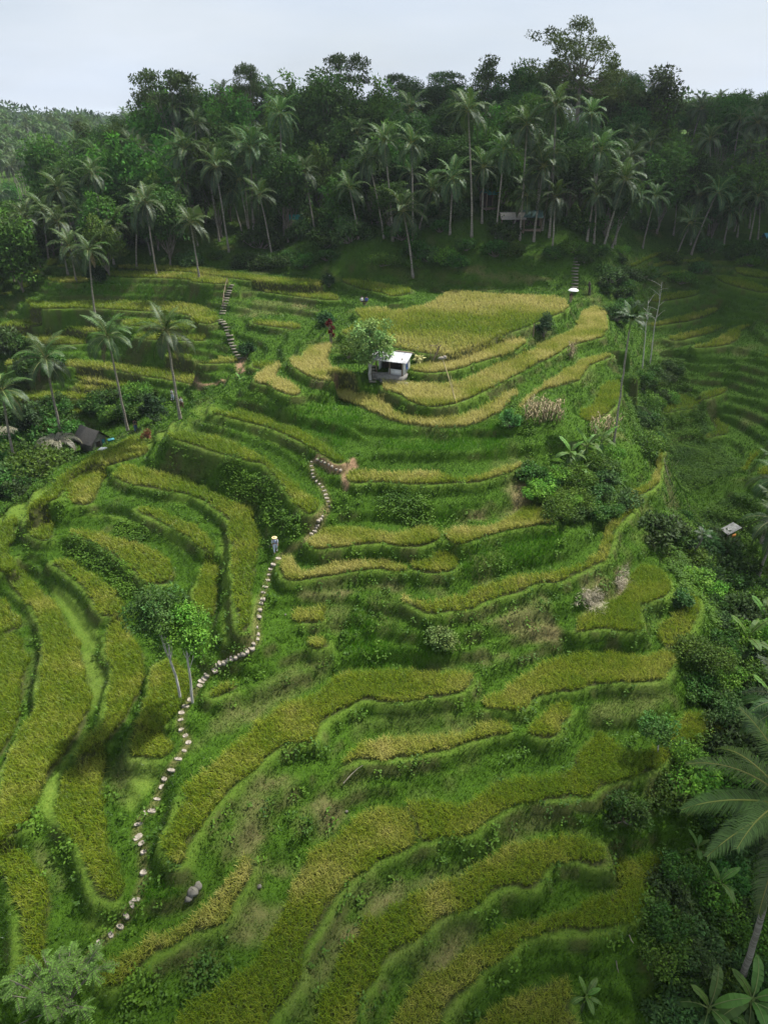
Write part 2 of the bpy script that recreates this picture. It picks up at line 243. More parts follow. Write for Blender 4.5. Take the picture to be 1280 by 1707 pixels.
# ------------------------------------------------------------------ terrace the land
PLOT = []                      # (poly xy, level, ripe, label)
for ripe, s, lab, lev in PLOTS:
    uv = np.array(trace(s))
    if lev is None:
        lev = float(np.median([cast(u, v)[2] for u, v in uv]))
    P3 = np.array([at_z(u, v, lev + .3) for u, v in uv])
    PLOT.append([smooth_poly(P3[:, :2], 1), lev, ripe, lab])
GXX, GYY = np.meshgrid(gx, gy)
PID = np.full((NY, NX), -1, np.int16)
for k, (pl, lev, ripe, lab) in enumerate(PLOT):
    i0, i1 = np.searchsorted(gx, [pl[:, 0].min(), pl[:, 0].max()]); j0, j1 = np.searchsorted(gy, [pl[:, 1].min(), pl[:, 1].max()])
    if i1 <= i0 or j1 <= j0: continue
    m = in_poly(GXX[j0:j1, i0:i1], GYY[j0:j1, i0:i1], pl)
    sub = PID[j0:j1, i0:i1]
    sub[m & (sub < 0)] = k
LEV = np.array([p[1] for p in PLOT]); RIPE = np.array([p[2] for p in PLOT])
def jfa(mask):
    """nearest seed cell for every cell (jump flooding)"""
    sj = np.where(mask, np.arange(NY)[:, None], -9999).astype(np.int32); si = np.where(mask, np.arange(NX)[None], -9999).astype(np.int32)
    J, I = np.mgrid[0:NY, 0:NX]
    best = np.where(mask, 0, 10 ** 9).astype(np.int64)
    for st in (32, 16, 8, 4, 2, 1, 1):
        for dj in (-st, 0, st):
            for di in (-st, 0, st):
                if dj == 0 and di == 0: continue
                a0, a1 = max(0, dj), NY + min(0, dj); b0, b1 = max(0, di), NX + min(0, di)
                cj = sj[a0 - dj:a1 - dj, b0 - di:b1 - di]; ci = si[a0 - dj:a1 - dj, b0 - di:b1 - di]
                d = (cj - J[a0:a1, b0:b1]).astype(np.int64) ** 2 + (ci - I[a0:a1, b0:b1]).astype(np.int64) ** 2
                bb = best[a0:a1, b0:b1]; m = d < bb
                bb[m] = d[m]; sj[a0:a1, b0:b1][m] = cj[m]; si[a0:a1, b0:b1][m] = ci[m]
    return np.sqrt(np.minimum(best, 10 ** 6)) * G, np.clip(sj, 0, NY - 1), np.clip(si, 0, NX - 1)
def shift4(A):
    P = np.pad(A, 1, mode='edge'); return P[:-2, 1:-1] + P[2:, 1:-1] + P[1:-1, :-2] + P[1:-1, 2:]
def membrane(mask, val, lam=0.004, levels=5):
    """fill between the fixed cells; the fill relaxes to 0 away from them"""
    ms, vs = [mask], [np.where(mask, val, 0.)]
    for _ in range(levels):
        m, v = ms[-1], vs[-1]; a, b = (m.shape[0] + 1) // 2, (m.shape[1] + 1) // 2
        mp_ = np.zeros((a * 2, b * 2)); vp = np.zeros_like(mp_); mp_[:m.shape[0], :m.shape[1]] = m; vp[:m.shape[0], :m.shape[1]] = v * m
        c = mp_.reshape(a, 2, b, 2).sum((1, 3)); s = vp.reshape(a, 2, b, 2).sum((1, 3))
        ms.append(c > 0); vs.append(np.where(c > 0, s / np.maximum(c, 1), 0))
    x = vs[-1].copy()
    for L in range(levels, -1, -1):
        m, v = ms[L], vs[L]
        if L < levels:
            x = np.repeat(np.repeat(x, 2, 0), 2, 1)[:m.shape[0], :m.shape[1]]
        l4 = lam * 4 ** L
        for _ in range(60 if L else 40):
            x = np.where(m, v, shift4(x) / (4 + l4))
    return x
def blur(A, n=1):
    for _ in range(n): A = (A * 4 + shift4(A)) / 8
    return A
M0 = PID >= 0
V0 = np.where(M0, LEV[np.maximum(PID, 0)] - ZB, 0)
H1 = ZB + membrane(M0, V0)
DIST, NJ, NI = jfa(M0)
NPID = PID[NJ, NI]; NLEV = LEV[NPID]
ON_HILL = (DIST < 12)
# grassy bund along the lower side of each plot
wob = fbm(GXX, GYY, 3.1, 5)
bw = 0.32 + .5 * wob
LOWER = (H1 < NLEV - .03)
BUND = (~M0) & LOWER & (DIST < bw)
M1 = M0 | BUND
V1 = np.where(M0, V0, np.where(BUND, NLEV + .12 - ZB, 0))
H2 = ZB + membrane(M1, V1)
# steps between the plots: each plot's bund drops off steeply, then a fallow flat runs to the next bank
def wmin(A, r):
    B = A.copy(); C = A.copy()
    for k in range(1, r + 1):
        B[:, k:] = np.minimum(B[:, k:], A[:, :-k]); B[:, :-k] = np.minimum(B[:, :-k], A[:, k:])
    C = B.copy()
    for k in range(1, r + 1):
        C[k:] = np.minimum(C[k:], B[:-k]); C[:-k] = np.minimum(C[:-k], B[k:])
    return C
def ss(x): x = np.clip(x, 0, 1); return x * x * (3 - 2 * x)
st_ = .95 + .25 * (fbm(GXX, GYY, 17., 23) - .5)
LOWLEV = wmin(np.where(M0, NLEV, 99.), 18)
s_dn = np.maximum(NLEV + .12 - H2, 0); t = s_dn / st_; f = t - np.floor(t)
Z_dn = NLEV + .12 - st_ * (np.floor(t) + .93 * ss(f / .17) + .07 * f)
Z_dn = np.maximum(Z_dn, np.where(LOWLEV < NLEV - .1, LOWLEV + .02, -99))
s_up = np.maximum(H2 - NLEV, 0); t = s_up / st_; f = t - np.floor(t)
Z_up = NLEV + st_ * (np.floor(t) + .92 * ss((f - .83) / .17) + .08 * f)
NEARZ = blur(np.where(LOWER, Z_dn, Z_up), 2)
# free hillside away from any plot: looser, broken steps
ph = fbm(GXX, GYY, 15., 21) * 1.7
t = H2 / 1.15 + ph; f = t - np.floor(t); FT_, FF_ = np.floor(t).astype(int), f
TZ = (np.floor(t) + .9 * ss((f - .58) / .3) + f * .1 - ph) * 1.15
natural = (GYY > 104) & (GXX > -20) & (ZB > 17) | (GYY > 118) & (GXX < -20) & (ZB > 17.5)
natw = blur(natural.astype(float), 12)
gl = np.clip((blur(np.abs(np.gradient(ZB, G, axis=0)) + np.abs(np.gradient(ZB, G, axis=1)), 4) - .05) / .1, 0, 1)
wn = np.clip((7.5 - DIST) / 3.5, 0, 1) * .9; 
LZONE = ss((-14 - GXX) / 4) * ss((GYY - 84) / 4) * ss((140 - GYY) / 6); RZONE = ss((GXX - 41) / 4) * ss((GYY - 62) / 5) * ss((145 - GYY) / 6)
tz_ = np.maximum(LZONE, RZONE)
wf = (1 - wn) * gl * np.maximum(.75 * ss((fbm(GXX, GYY, 9., 27) - .36) / .16), tz_)
wn = wn * (1 - natw); wf = wf * (1 - natw)
HZ = H2 + (NEARZ - H2) * wn + (TZ - H2) * wf
def region(s, z=None):
    P = np.array([cast(u, v)[:2] for u, v in trace(s)]); return in_poly(GXX, GYY, P)
HZ = np.where(M1, H2, HZ)
HZ = blur(HZ, 1)
rough = (fbm(GXX, GYY, .9, 31) - .5) * .16 + (fbm(GXX, GYY, 2.8, 33) - .5) * .32
free = np.clip((DIST - bw) / .8, 0, 1) * (~M1)
HZ = HZ + rough * free
STEEP = np.hypot(np.gradient(HZ, G, axis=0), np.gradient(HZ, G, axis=1))
STEP_RICE = (np.maximum(LZONE, RZONE * .9) * wf > .55) & (FF_ > .08) & (FF_ < .5) & (DIST > 1.3) & (ZB < 19) & (ZB > 2.5) & (fbm(GXX, GYY, 8., 55) > .4)
def hz(x, y):
    x = np.asarray(x, float); y = np.asarray(y, float)
    ins = (x > X0) & (x < X1) & (y > Y0) & (y < Y1)
    return np.where(ins, bil(HZ, x, y), base_z(x, y) if not ins.all() else 0)
def hz1(x, y): return float(hz(np.array([x]), np.array([y]))[0])
def put(u, v): return cast(u, v, HZ)       # a spot of the photograph on the finished land
# ------------------------------------------------------------------ naming helpers
def tag(o, label=None, cat=None, group=None, kind=None):
    if label: o['label'] = label
    if cat: o['category'] = cat
    if group: o['group'] = group
    if kind: o['kind'] = kind
    return o
def mesh_np(name, V, faces_idx, loop_tot, mats=(), col=None, attrs=None, smooth=False, matidx=None):
    """V (n,3); faces_idx flat loop vertex indices; loop_tot per face count (int or array)"""
    me = bpy.data.meshes.new(name)
    V = np.ascontiguousarray(V, np.float32); L = np.ascontiguousarray(faces_idx, np.int32).ravel()
    if np.isscalar(loop_tot): nf = len(L) // loop_tot; tot = np.full(nf, loop_tot, np.int32)
    else: tot = np.asarray(loop_tot, np.int32); nf = len(tot)
    me.vertices.add(len(V)); me.vertices.foreach_set('co', V.ravel())
    me.loops.add(len(L)); me.loops.foreach_set('vertex_index', L)
    me.polygons.add(nf); st = np.zeros(nf, np.int32); st[1:] = np.cumsum(tot)[:-1]
    me.polygons.foreach_set('loop_start', st); me.polygons.foreach_set('loop_total', tot)
    if smooth: me.polygons.foreach_set('use_smooth', np.ones(nf, bool))
    if matidx is not None: me.polygons.foreach_set('material_index', np.asarray(matidx, np.int32))
    if col is not None:
        a = me.attributes.new('col', 'FLOAT_COLOR', 'POINT')
        c = np.ones((len(V), 4), np.float32); c[:, :3] = col; a.data.foreach_set('color', c.ravel())
    for k, v in (attrs or {}).items():
        a = me.attributes.new(k, 'FLOAT', 'POINT'); a.data.foreach_set('value', np.ascontiguousarray(v, np.float32).ravel())
    for m in mats: me.materials.append(m)
    me.update(calc_edges=True); me.validate(verbose=False)
    return me
def link(name, me, parent=None, loc=None, rot=None):
    o = bpy.data.objects.new(name, me); COL.objects.link(o)
    if parent: o.parent = parent
    if loc is not None: o.location = loc
    if rot is not None: o.rotation_euler = rot
    return o
def empty(name, loc=(0, 0, 0), rz=0.):
    o = bpy.data.objects.new(name, None); COL.objects.link(o); o.location = loc; o.rotation_euler = (0, 0, rz); o.empty_display_size = .3
    return o
def copy_tree(o, parent=None):
    c = o.copy(); COL.objects.link(c)
    if parent: c.parent = parent
    for ch in o.children: copy_tree(ch, c)
    return c
# ------------------------------------------------------------------ materials
def new_mat(name):
    m = bpy.data.materials.new(name); m.use_nodes = True; n = m.node_tree; n.nodes.clear()
    out = n.nodes.new("ShaderNodeOutputMaterial"); return m, n, out
def leaf_mat(name, col=None, trans=.3, gloss=.06, var=.35, rough=.45, obvar=True):
    """leaf: diffuse + translucent + a thin gloss; colour from the mesh attribute or given, varied per leaf and per plant"""
    m, n, out = new_mat(name)
    if col is None:
        a = n.nodes.new("ShaderNodeAttribute"); a.attribute_name = 'col'; c = a.outputs['Color']
    else:
        r = n.nodes.new("ShaderNodeRGB"); r.outputs[0].default_value = (*col, 1); c = r.outputs[0]
    oi = n.nodes.new("ShaderNodeObjectInfo"); geo = n.nodes.new("ShaderNodeNewGeometry")
    mr = n.nodes.new("ShaderNodeMapRange"); mr.inputs[3].default_value = 1 - var; mr.inputs[4].default_value = 1 + var
    n.links.new(geo.outputs['Random Per Island'], mr.inputs[0])
    mr2 = n.nodes.new("ShaderNodeMapRange"); mr2.inputs[3].default_value = .68 if obvar else 1; mr2.inputs[4].default_value = 1.45 if obvar else 1
    n.links.new(oi.outputs['Random'], mr2.inputs[0])
    mm = n.nodes.new("ShaderNodeMath"); mm.operation = 'MULTIPLY'; n.links.new(mr.outputs[0], mm.inputs[0]); n.links.new(mr2.outputs[0], mm.inputs[1])
    hs = n.nodes.new("ShaderNodeHueSaturation"); n.links.new(mm.outputs[0], hs.inputs['Value']); n.links.new(c, hs.inputs['Color'])
    mh = n.nodes.new("ShaderNodeMapRange"); mh.inputs[3].default_value = .478 if obvar else .5; mh.inputs[4].default_value = .512 if obvar else .5
    n.links.new(oi.outputs['Random'], mh.inputs[0]); n.links.new(mh.outputs[0], hs.inputs['Hue'])
    d = n.nodes.new("ShaderNodeBsdfDiffuse"); tr = n.nodes.new("ShaderNodeBsdfTranslucent"); g = n.nodes.new("ShaderNodeBsdfGlossy"); g.inputs['Roughness'].default_value = rough
    g.inputs['Color'].default_value = (.9, .95, 1, 1)
    n.links.new(hs.outputs[0], d.inputs[0]); n.links.new(hs.outputs[0], tr.inputs[0])
    s1 = n.nodes.new("ShaderNodeMixShader"); s1.inputs[0].default_value = trans; n.links.new(d.outputs[0], s1.inputs[1]); n.links.new(tr.outputs[0], s1.inputs[2])
    s2 = n.nodes.new("ShaderNodeMixShader"); s2.inputs[0].default_value = gloss; n.links.new(s1.outputs[0], s2.inputs[1]); n.links.new(g.outputs[0], s2.inputs[2])
    n.links.new(s2.outputs[0], out.inputs[0]); return m
def solid_mat(name, c1, c2=None, scale=6., rough=.8, bump=.0, metal=0., detail=5, stretch=(1, 1, 1)):
    m, n, out = new_mat(name)
    b = n.nodes.new("ShaderNodeBsdfPrincipled"); b.inputs['Roughness'].default_value = rough; b.inputs['Metallic'].default_value = metal
    if 'Specular IOR Level' in b.inputs: b.inputs['Specular IOR Level'].default_value = .25
    t = n.nodes.new("ShaderNodeTexCoord"); mpn = n.nodes.new("ShaderNodeMapping"); mpn.inputs['Scale'].default_value = stretch
    ns = n.nodes.new("ShaderNodeTexNoise"); ns.inputs['Scale'].default_value = scale; ns.inputs['Detail'].default_value = detail
    n.links.new(t.outputs['Object'], mpn.inputs[0]); n.links.new(mpn.outputs[0], ns.inputs['Vector'])
    r = n.nodes.new("ShaderNodeValToRGB"); r.color_ramp.elements[0].position = .32; r.color_ramp.elements[1].position = .68
    r.color_ramp.elements[0].color = (*c1, 1); r.color_ramp.elements[1].color = (*(c2 or c1), 1)
    n.links.new(ns.outputs[0], r.inputs[0]); n.links.new(r.outputs[0], b.inputs['Base Color'])
    if bump:
        bp = n.nodes.new("ShaderNodeBump"); bp.inputs['Strength'].default_value = bump; bp.inputs['Distance'].default_value = .05
        n.links.new(ns.outputs[0], bp.inputs['Height']); n.links.new(bp.outputs[0], b.inputs['Normal'])
    n.links.new(b.outputs[0], out.inputs[0]); return m
M_BLADE = leaf_mat('grass_blade', None, .38, .02, .45, obvar=False)
M_RICE = leaf_mat('rice_blade', None, .42, .02, .2, obvar=False)
# ------------------------------------------------------------------ ground cover maps on the terraced grid
def zone(s, soft=3, wob_=.8, seed=3):
    P = np.array([cast(u, v, HZ)[:2] for u, v in trace(s)])
    ox = (fbm(GXX, GYY, 2.6, seed) - .5) * 2 * wob_; oy = (fbm(GXX, GYY, 2.6, seed + 9) - .5) * 2 * wob_
    return blur(in_poly(GXX + ox, GYY + oy, smooth_poly(P, 1)).astype(float), soft)
DRY_Z = [(.75, "b3 130,1280 280,1020 400,960 520,880 700,900 800,1000 1060,1110 1000,1200 950,1280 b4 820,120 720,220 640,330 500,330 420,200 300,150 240,150 170,150"),
(.7, "b4 330,600 420,480 560,480 600,570 520,700 400,750 250,820 230,760"), (.55, "b4 0,800 120,790 240,850 200,980 0,1110"),
(.9, "b2 650,890 900,870 1280,820 c2 150,830 200,900 100,940 0,910 b2 1280,900 1000,930 700,985"), (.5, "c2 280,850 420,860 450,940 290,960"),
(1., "c2 470,400 700,340 850,200 950,180 1000,290 860,390 680,430 480,460"),
(1., "d2 0,870 150,760 330,760 330,900 200,1000 60,1060 0,1060"), (.7, "c2 640,1060 900,1050 1000,940 1100,920 1120,1080 1180,1180 1000,1250 800,1280 640,1200"),
(.9, "c3 130,80 200,150 580,150 700,130 900,30 700,0 580,60 600,130 300,140"), (.45, "c3 230,420 430,380 640,440 680,500 480,560 280,580"),
(.55, "c4 0,280 250,280 330,200 520,190 680,100 640,200 540,260 350,340 150,420 0,480"), (.6, "b4 820,850 940,640 1280,330 1280,500 1100,660 960,880 880,1080 830,1280 620,1280"),
(.5, "c4 100,900 420,680 640,600 700,700 450,830 300,930 100,1180"), (.5, "d3 470,900 640,900 640,960 560,1060 430,1160 430,1060"),
(.4, "d3 110,250 600,280 680,400 650,440 340,520 120,560"), (.6, "c1 430,50 560,0 850,60 1150,100 1100,130 740,130"),
(.4, "b1 400,230 800,230 850,330 600,330 250,390 380,270"), (.4, "b3 0,600 200,600 400,500 500,400 700,330 860,230 980,50 900,40 560,90 200,420 0,720"),
(.4, "b1 560,1000 700,1010 640,1060 540,1040"), (.5, "a2 640,470 760,460 740,520 640,520"), (.45, "c1 560,960 720,960 640,1000"), (.5,"d1 500,1090 760,1030 780,1080 520,1150"),
(.55, "c3 700,1170 820,1150 1100,1120 1200,1180 900,1260 740,1260"), (.45,"a4 220,60 330,140 480,380 400,430 280,300 220,180")]
LIGHT_Z = ["a2 330,820 500,930 640,1130 720,1280 530,1280 470,1120 380,960", "a3 540,0 640,0 700,270 600,500 400,800 300,950 280,1180 480,1280 380,1100 410,850 560,640 620,330",
"b2 170,560 240,480 250,700 280,1280 200,1280 210,900", "a3 880,790 1090,780 1000,960 920,1100 830,1080", "a4 560,560 760,580 720,700 620,640 540,640",
"b1 0,960 100,950 250,1020 560,1110 850,1260 600,1200 200,1020 0,1010", "a2 680,150 760,150 1280,270 1280,320 1000,230 700,190", "a2 380,330 580,340 900,380 1280,560 1280,640 1000,440 600,350",
"a2 -100,420 200,230 340,210 300,300 150,420 0,470", "a1 560,1280 1000,1180 1280,1000 1280,1120 1000,1230 700,1280"]
LUSH_Z = ["b2 1000,1100 1280,960 c2 40,960 80,1200 c3 100,130 b3 1280,150 1000,150", "c1 640,1130 760,1040 850,1280 640,1280", "b1 680,1000 900,900 1100,960 1100,1080 1000,1260 880,1180 700,1060",
"c1 0,1120 600,1120 640,1280 0,1280", "c2 500,640 700,540 900,480 1180,460 1160,720 900,760 520,900", "c2 290,400 660,320 680,380 480,440 330,460", "a4 950,400 1230,320 1230,440 850,620 800,560",
"c3 60,60 130,80 300,180 330,60 400,0 130,0", "d4 290,0 510,0 480,120 420,170 300,120", "a1 300,130 1100,130 1150,230 300,225"]
WEED_Z = [(1., "a2 760,460 860,430 1020,500 1010,590 900,600 780,540"), (.8, "a2 400,560 620,560 860,700 950,850 840,980 740,840 520,690"), (1., "b2 180,80 380,60 540,160 560,330 400,330 200,260"),
(1., "c2 0,240 200,240 310,440 240,470 130,420 0,420"), (.8, "b2 490,330 690,420 680,560 520,440"), (.8, "a1 400,80 1150,70 1150,230 260,230"), (.8, "c1 800,900 900,880 1050,1180 880,1100"),
(.9, "b4 0,1000 120,900 280,930 160,1100 0,1120"), (.8, "a4 820,1060 1000,960 1100,1000 1050,1280 820,1280"), (.7, "d3 560,780 700,640 860,560 900,620 720,720 480,840"), (.8, "a3 60,1240 260,1100 300,1180 200,1290 60,1290"),
(.7, "b3 540,750 640,690 900,680 880,740 700,760"), (.7, "c2 960,150 1280,130 1280,440 1150,400"), (.8, "d2 0,100 320,60 320,380 180,420 0,380"), (.9, "a2 -100,200 0,0 500,0 350,120 100,330 -100,430")]
DRY = np.zeros((NY, NX)); LIGHT = np.zeros((NY, NX)); LUSH = np.zeros((NY, NX)); WEED = np.zeros((NY, NX))
for a, s in DRY_Z: DRY = np.maximum(DRY, zone(s, 4, .9) * a)
for s in LIGHT_Z: LIGHT = np.maximum(LIGHT, zone(s, 3, .3))
for s in LUSH_Z: LUSH = np.maximum(LUSH, zone(s, 4, .7))
for a, s in WEED_Z: WEED = np.maximum(WEED, zone(s, 3, .9) * a)
LIGHT = np.maximum(LIGHT, blur(BUND.astype(float), 2) * (.45 + .6 * fbm(GXX, GYY, 6., 47)))
DRY = np.clip(DRY * ss((fbm(GXX, GYY, 1.6, 41) * .6 + fbm(GXX, GYY, 4.5, 43) * .5 - .36) / .3) * .85 + np.clip((fbm(GXX, GYY, 4.2, 51) - .6) * 1.6, 0, .35), 0, 1) * (1 - M0) * (1 - LIGHT * .7)
for s in ("d2 560,500 760,330 1000,300 1280,400 1280,1280 1000,1280 800,1000 640,800", "d3 700,0 1280,0 1280,1280 820,1280 600,1040 620,800 760,640 1050,620 900,420 720,330", "d4 520,420 700,200 1000,0 1280,0 1280,1280 500,1280 480,800", "d1 300,640 600,600 900,640 1280,500 1280,1280 520,1280 360,1000"):
    WEED = np.maximum(WEED, zone(s, 4, 1.5) * (.35 + .65 * (fbm(GXX, GYY, 3.5, 131) > .42)))
# paths: bare ground along the stepping stones
PATH_UP = "b2 740,580 690,610 640,640 600,660 575,690 550,720 530,755 520,790 505,840 485,890 465,950 447,1020 437,1080 432,1120 432,1160 440,1200 432,1245 385,1275 b3 395,5 330,50 250,80 180,110 130,160 105,190 70,240 40,270 a3 1270,350 1240,390 1215,435 1205,485 1212,545 1240,590 1255,635 1225,690 1185,745 1138,810 1100,875 1075,935 1052,1008 1010,1095 960,1110 920,1185 915,1265 a4 945,75 965,135 950,200 970,275 945,370 918,460 893,495 850,562 797,630 730,695 655,755 590,850 540,920"
PATH_ZIG = "b2 830,18 800,40 795,70 800,100 810,130 830,165 850,185 870,212 885,240 900,275 908,300 910,340 885,380 860,410 835,450 825,495 790,525 740,580"
PATH_FORK = "b1 1115,1250 1110,1200 1085,1140 1070,1110"
PATH_RED = "b2 830,18 880,45 930,75 990,100 1050,70 1075,40 1070,20 1090,70 1020,110 1015,160 1030,200"
def path_xy(s): return np.array([put(u, v) for u, v in trace(s)])
SOIL = np.zeros((NY, NX))
for s, wd, am in ((PATH_UP, .28, .35), (PATH_ZIG, .3, .5), (PATH_RED, .3, 1.), ("a1 0,0", 0, 0), ("b1 0,805 60,815 160,800 230,785", .35, .9), ("b1 345,640 320,670 335,720", .6, 1.), ("b1 800,800 860,815 960,805", .3, .6)):
    if not wd: continue
    P = path_xy(s)
    for a, b in zip(P[:-1], P[1:]):
        q = np.linspace(a, b, max(2, int(np.linalg.norm(b - a) / .15)))
        for p in q:
            i = int((p[0] - X0) / G); j = int((p[1] - Y0) / G); r = 5
            if not (r < i < NX - r - 1 and r < j < NY - r - 1): continue
            yy, xx = np.mgrid[j - r:j + r + 1, i - r:i + r + 1]
            dd = np.hypot(gx[xx] - p[0], gy[yy] - p[1])
            SOIL[j - r:j + r + 1, i - r:i + r + 1] = np.maximum(SOIL[j - r:j + r + 1, i - r:i + r + 1], am * np.clip(1.4 - dd / wd, 0, 1))
EARTH = blur(ss((STEEP - .9) / .5) * ss((fbm(GXX, GYY, 2.2, 141) - .53) / .08) * (1 - M0), 1) * .7
# ------------------------------------------------------------------ ground sheet
def grow(start, sgn, step_, limit, k=1.09):
    out = []; p = start
    while abs(p) < limit: p += sgn * step_; step_ = min(step_ * k, 120); out.append(p)
    return out
fxl = grow(X0, -1, .3, 3500)[::-1]; fxr = grow(X1, 1, .3, 3500); fyl = grow(Y0, -1, .5, 150)[::-1]; fyr = grow(Y1, 1, .3, 5500)
AX = np.concatenate([fxl, gx, fxr]); AY = np.concatenate([fyl, gy, fyr])
AXX, AYY = np.meshgrid(AX, AY)
nl, nb = len(fxl), len(fyl)
_bx = np.concatenate([fxl, np.linspace(X0, X1, 206), fxr]); _by = np.concatenate([fyl, np.linspace(Y0, Y1, 181), fyr])
_B = base_z(*np.meshgrid(_bx, _by))
jx = np.interp(AX, _bx, np.arange(len(_bx))); jy = np.interp(AY, _by, np.arange(len(_by)))
i_ = np.minimum(jx.astype(int), len(_bx) - 2); j_ = np.minimum(jy.astype(int), len(_by) - 2); a_ = (jx - i_)[None]; b_ = (jy - j_)[:, None]
AZ = (_B[j_[:, None], i_[None]] * (1 - a_) + _B[j_[:, None], i_[None] + 1] * a_) * (1 - b_) + (_B[j_[:, None] + 1, i_[None]] * (1 - a_) + _B[j_[:, None] + 1, i_[None] + 1] * a_) * b_
edge = np.minimum(np.minimum(GXX - X0, X1 - GXX), np.minimum(GYY - Y0, Y1 - GYY)); ek = np.clip(edge / 8, 0, 1)
HZ = HZ * ek + ZB * (1 - ek)
AZ[nb:nb + NY, nl:nl + NX] = HZ
def wide(A, fill=0.):
    o = np.full(AXX.shape, fill); o[nb:nb + NY, nl:nl + NX] = A; return o
ny_, nx_ = AXX.shape
q = np.arange(ny_ * nx_).reshape(ny_, nx_)
quads = np.stack([q[:-1, :-1], q[:-1, 1:], q[1:, 1:], q[1:, :-1]], -1).reshape(-1, 4)
def ground_mat():
    m, n, out = new_mat('ground_grass')
    b = n.nodes.new("ShaderNodeBsdfPrincipled"); b.inputs['Roughness'].default_value = .95
    if 'Specular IOR Level' in b.inputs: b.inputs['Specular IOR Level'].default_value = .1
    tc = n.nodes.new("ShaderNodeTexCoord")
    def noise(sc, det=6, ro=.6):
        x = n.nodes.new("ShaderNodeTexNoise"); x.inputs['Scale'].default_value = sc; x.inputs['Detail'].default_value = det; x.inputs['Roughness'].default_value = ro
        n.links.new(tc.outputs['Object'], x.inputs['Vector']); return x.outputs[0]
    def ramp(s, p0, c0, p1, c1):
        r = n.nodes.new("ShaderNodeValToRGB"); e = r.color_ramp.elements; e[0].position = p0; e[0].color = (*c0, 1); e[1].position = p1; e[1].color = (*c1, 1)
        n.links.new(s, r.inputs[0]); return r.outputs[0]
    def mixc(fac, a, c):
        x = n.nodes.new("ShaderNodeMixRGB"); n.links.new(fac, x.inputs[0]); n.links.new(a, x.inputs[1]); n.links.new(c, x.inputs[2]); return x.outputs[0]
    def attr(nm):
        a = n.nodes.new("ShaderNodeAttribute"); a.attribute_name = nm; return a.outputs['Fac']
    g1 = ramp(noise(1.4), .35, (.02, .052, .004), .68, (.052, .115, .008))
    g2 = ramp(noise(9., 8, .7), .3, (.024, .056, .005), .72, (.06, .12, .010))
    half = n.nodes.new("ShaderNodeMixRGB"); half.inputs[0].default_value = .5; n.links.new(g1, half.inputs[1]); n.links.new(g2, half.inputs[2])
    c = half.outputs[0]
    c = mixc(attr('light'), c, ramp(noise(5.), .3, (.065, .12, .014), .7, (.11, .165, .024)))
    c = mixc(attr('dry'), c, ramp(noise(4., 8, .7), .3, (.075, .07, .028), .72, (.19, .16, .075)))
    c = mixc(attr('paddy'), c, ramp(noise(3.), .3, (.03, .035, .012), .7, (.06, .06, .022)))
    c = mixc(attr('soil'), c, ramp(noise(7.), .3, (.14, .085, .05), .7, (.26, .17, .11)))
    c = mixc(attr('earth'), c, ramp(noise(6., 8, .7), .3, (.034, .034, .012), .7, (.085, .078, .032)))
    n.links.new(c, b.inputs['Base Color'])
    bp = n.nodes.new("ShaderNodeBump"); bp.inputs['Strength'].default_value = .6; bp.inputs['Distance'].default_value = .12
    n.links.new(noise(6., 8, .7), bp.inputs['Height']); n.links.new(bp.outputs[0], b.inputs['Normal'])
    n.links.new(b.outputs[0], out.inputs[0]); return m
me = mesh_np('ground', np.stack([AXX, AYY, AZ], -1).reshape(-1, 3), quads, 4, [ground_mat()], None,
             dict(dry=wide(DRY), light=wide(LIGHT), paddy=wide(blur(M0.astype(float), 1) * .9), soil=wide(SOIL), earth=wide(EARTH)), smooth=True)
tag(link('ground', me), 'terraced green hillside falling in grassy steps to gullies on both sides', 'ground', kind='structure')
# ------------------------------------------------------------------ blades
CAMXY = np.array([0., 0.])
def in_view(x, y, z, mg=7.0):
    dy = y; dz = z - CAM_Z
    dep = dy * math.cos(PITCH) - dz * math.sin(PITCH); up = dy * math.sin(PITCH) + dz * math.cos(PITCH)
    hx = dep * 640 / F + mg; hy = dep * 853.5 / F + mg
    return (dep > 1) & (np.abs(x) < hx) & (np.abs(up) < hy)
def blades(P, hgt, wid, lean, colb, colt, droop=0., two=False, az=None):
    """arrays of blades -> verts, faces, colours. two: bent blade of three triangles"""
    n = len(P); az = RNG.uniform(0, 2 * np.pi, n) if az is None else az
    dx, dy = np.cos(az), np.sin(az); d = np.stack([dx, dy, np.zeros(n)], 1)
    pa = az + RNG.uniform(.9, 2.2, n); pw = np.stack([np.cos(pa), np.sin(pa), np.zeros(n)], 1) * (wid * .5)[:, None]
    sl = np.sin(lean)[:, None]; cl = np.cos(lean)[:, None]; upv = np.array([[0, 0, 1.]])
    if not two:
        tip = P + hgt[:, None] * (d * sl + upv * cl)
        V = np.stack([P - pw, P + pw, tip], 1).reshape(-1, 3); Fc = np.arange(3 * n).reshape(-1, 3)
        C = np.stack([colb, colb, colt], 1).reshape(-1, 3); return V, Fc, C
    mid = P + (hgt * .62)[:, None] * (d * sl * .55 + upv * cl)
    tip = mid + (hgt * .5)[:, None] * (d * np.sin(lean + droop)[:, None] + upv * np.cos(lean + droop)[:, None])
    V = np.stack([P - pw * .7, P + pw * .7, mid - pw, mid + pw, tip], 1).reshape(-1, 3)
    o = (np.arange(n) * 5)[:, None]
    Fc = np.stack([o + [0, 1, 3], o + [0, 3, 2], o + [2, 3, 4]], 1).reshape(-1, 3)
    C = np.stack([colb, colb, (colb * .4 + colt * .6), (colb * .4 + colt * .6), colt], 1).reshape(-1, 3)
    return V, Fc, C
def lerp(a, b, t): return np.asarray(a) * (1 - t)[:, None] + np.asarray(b) * t[:, None]
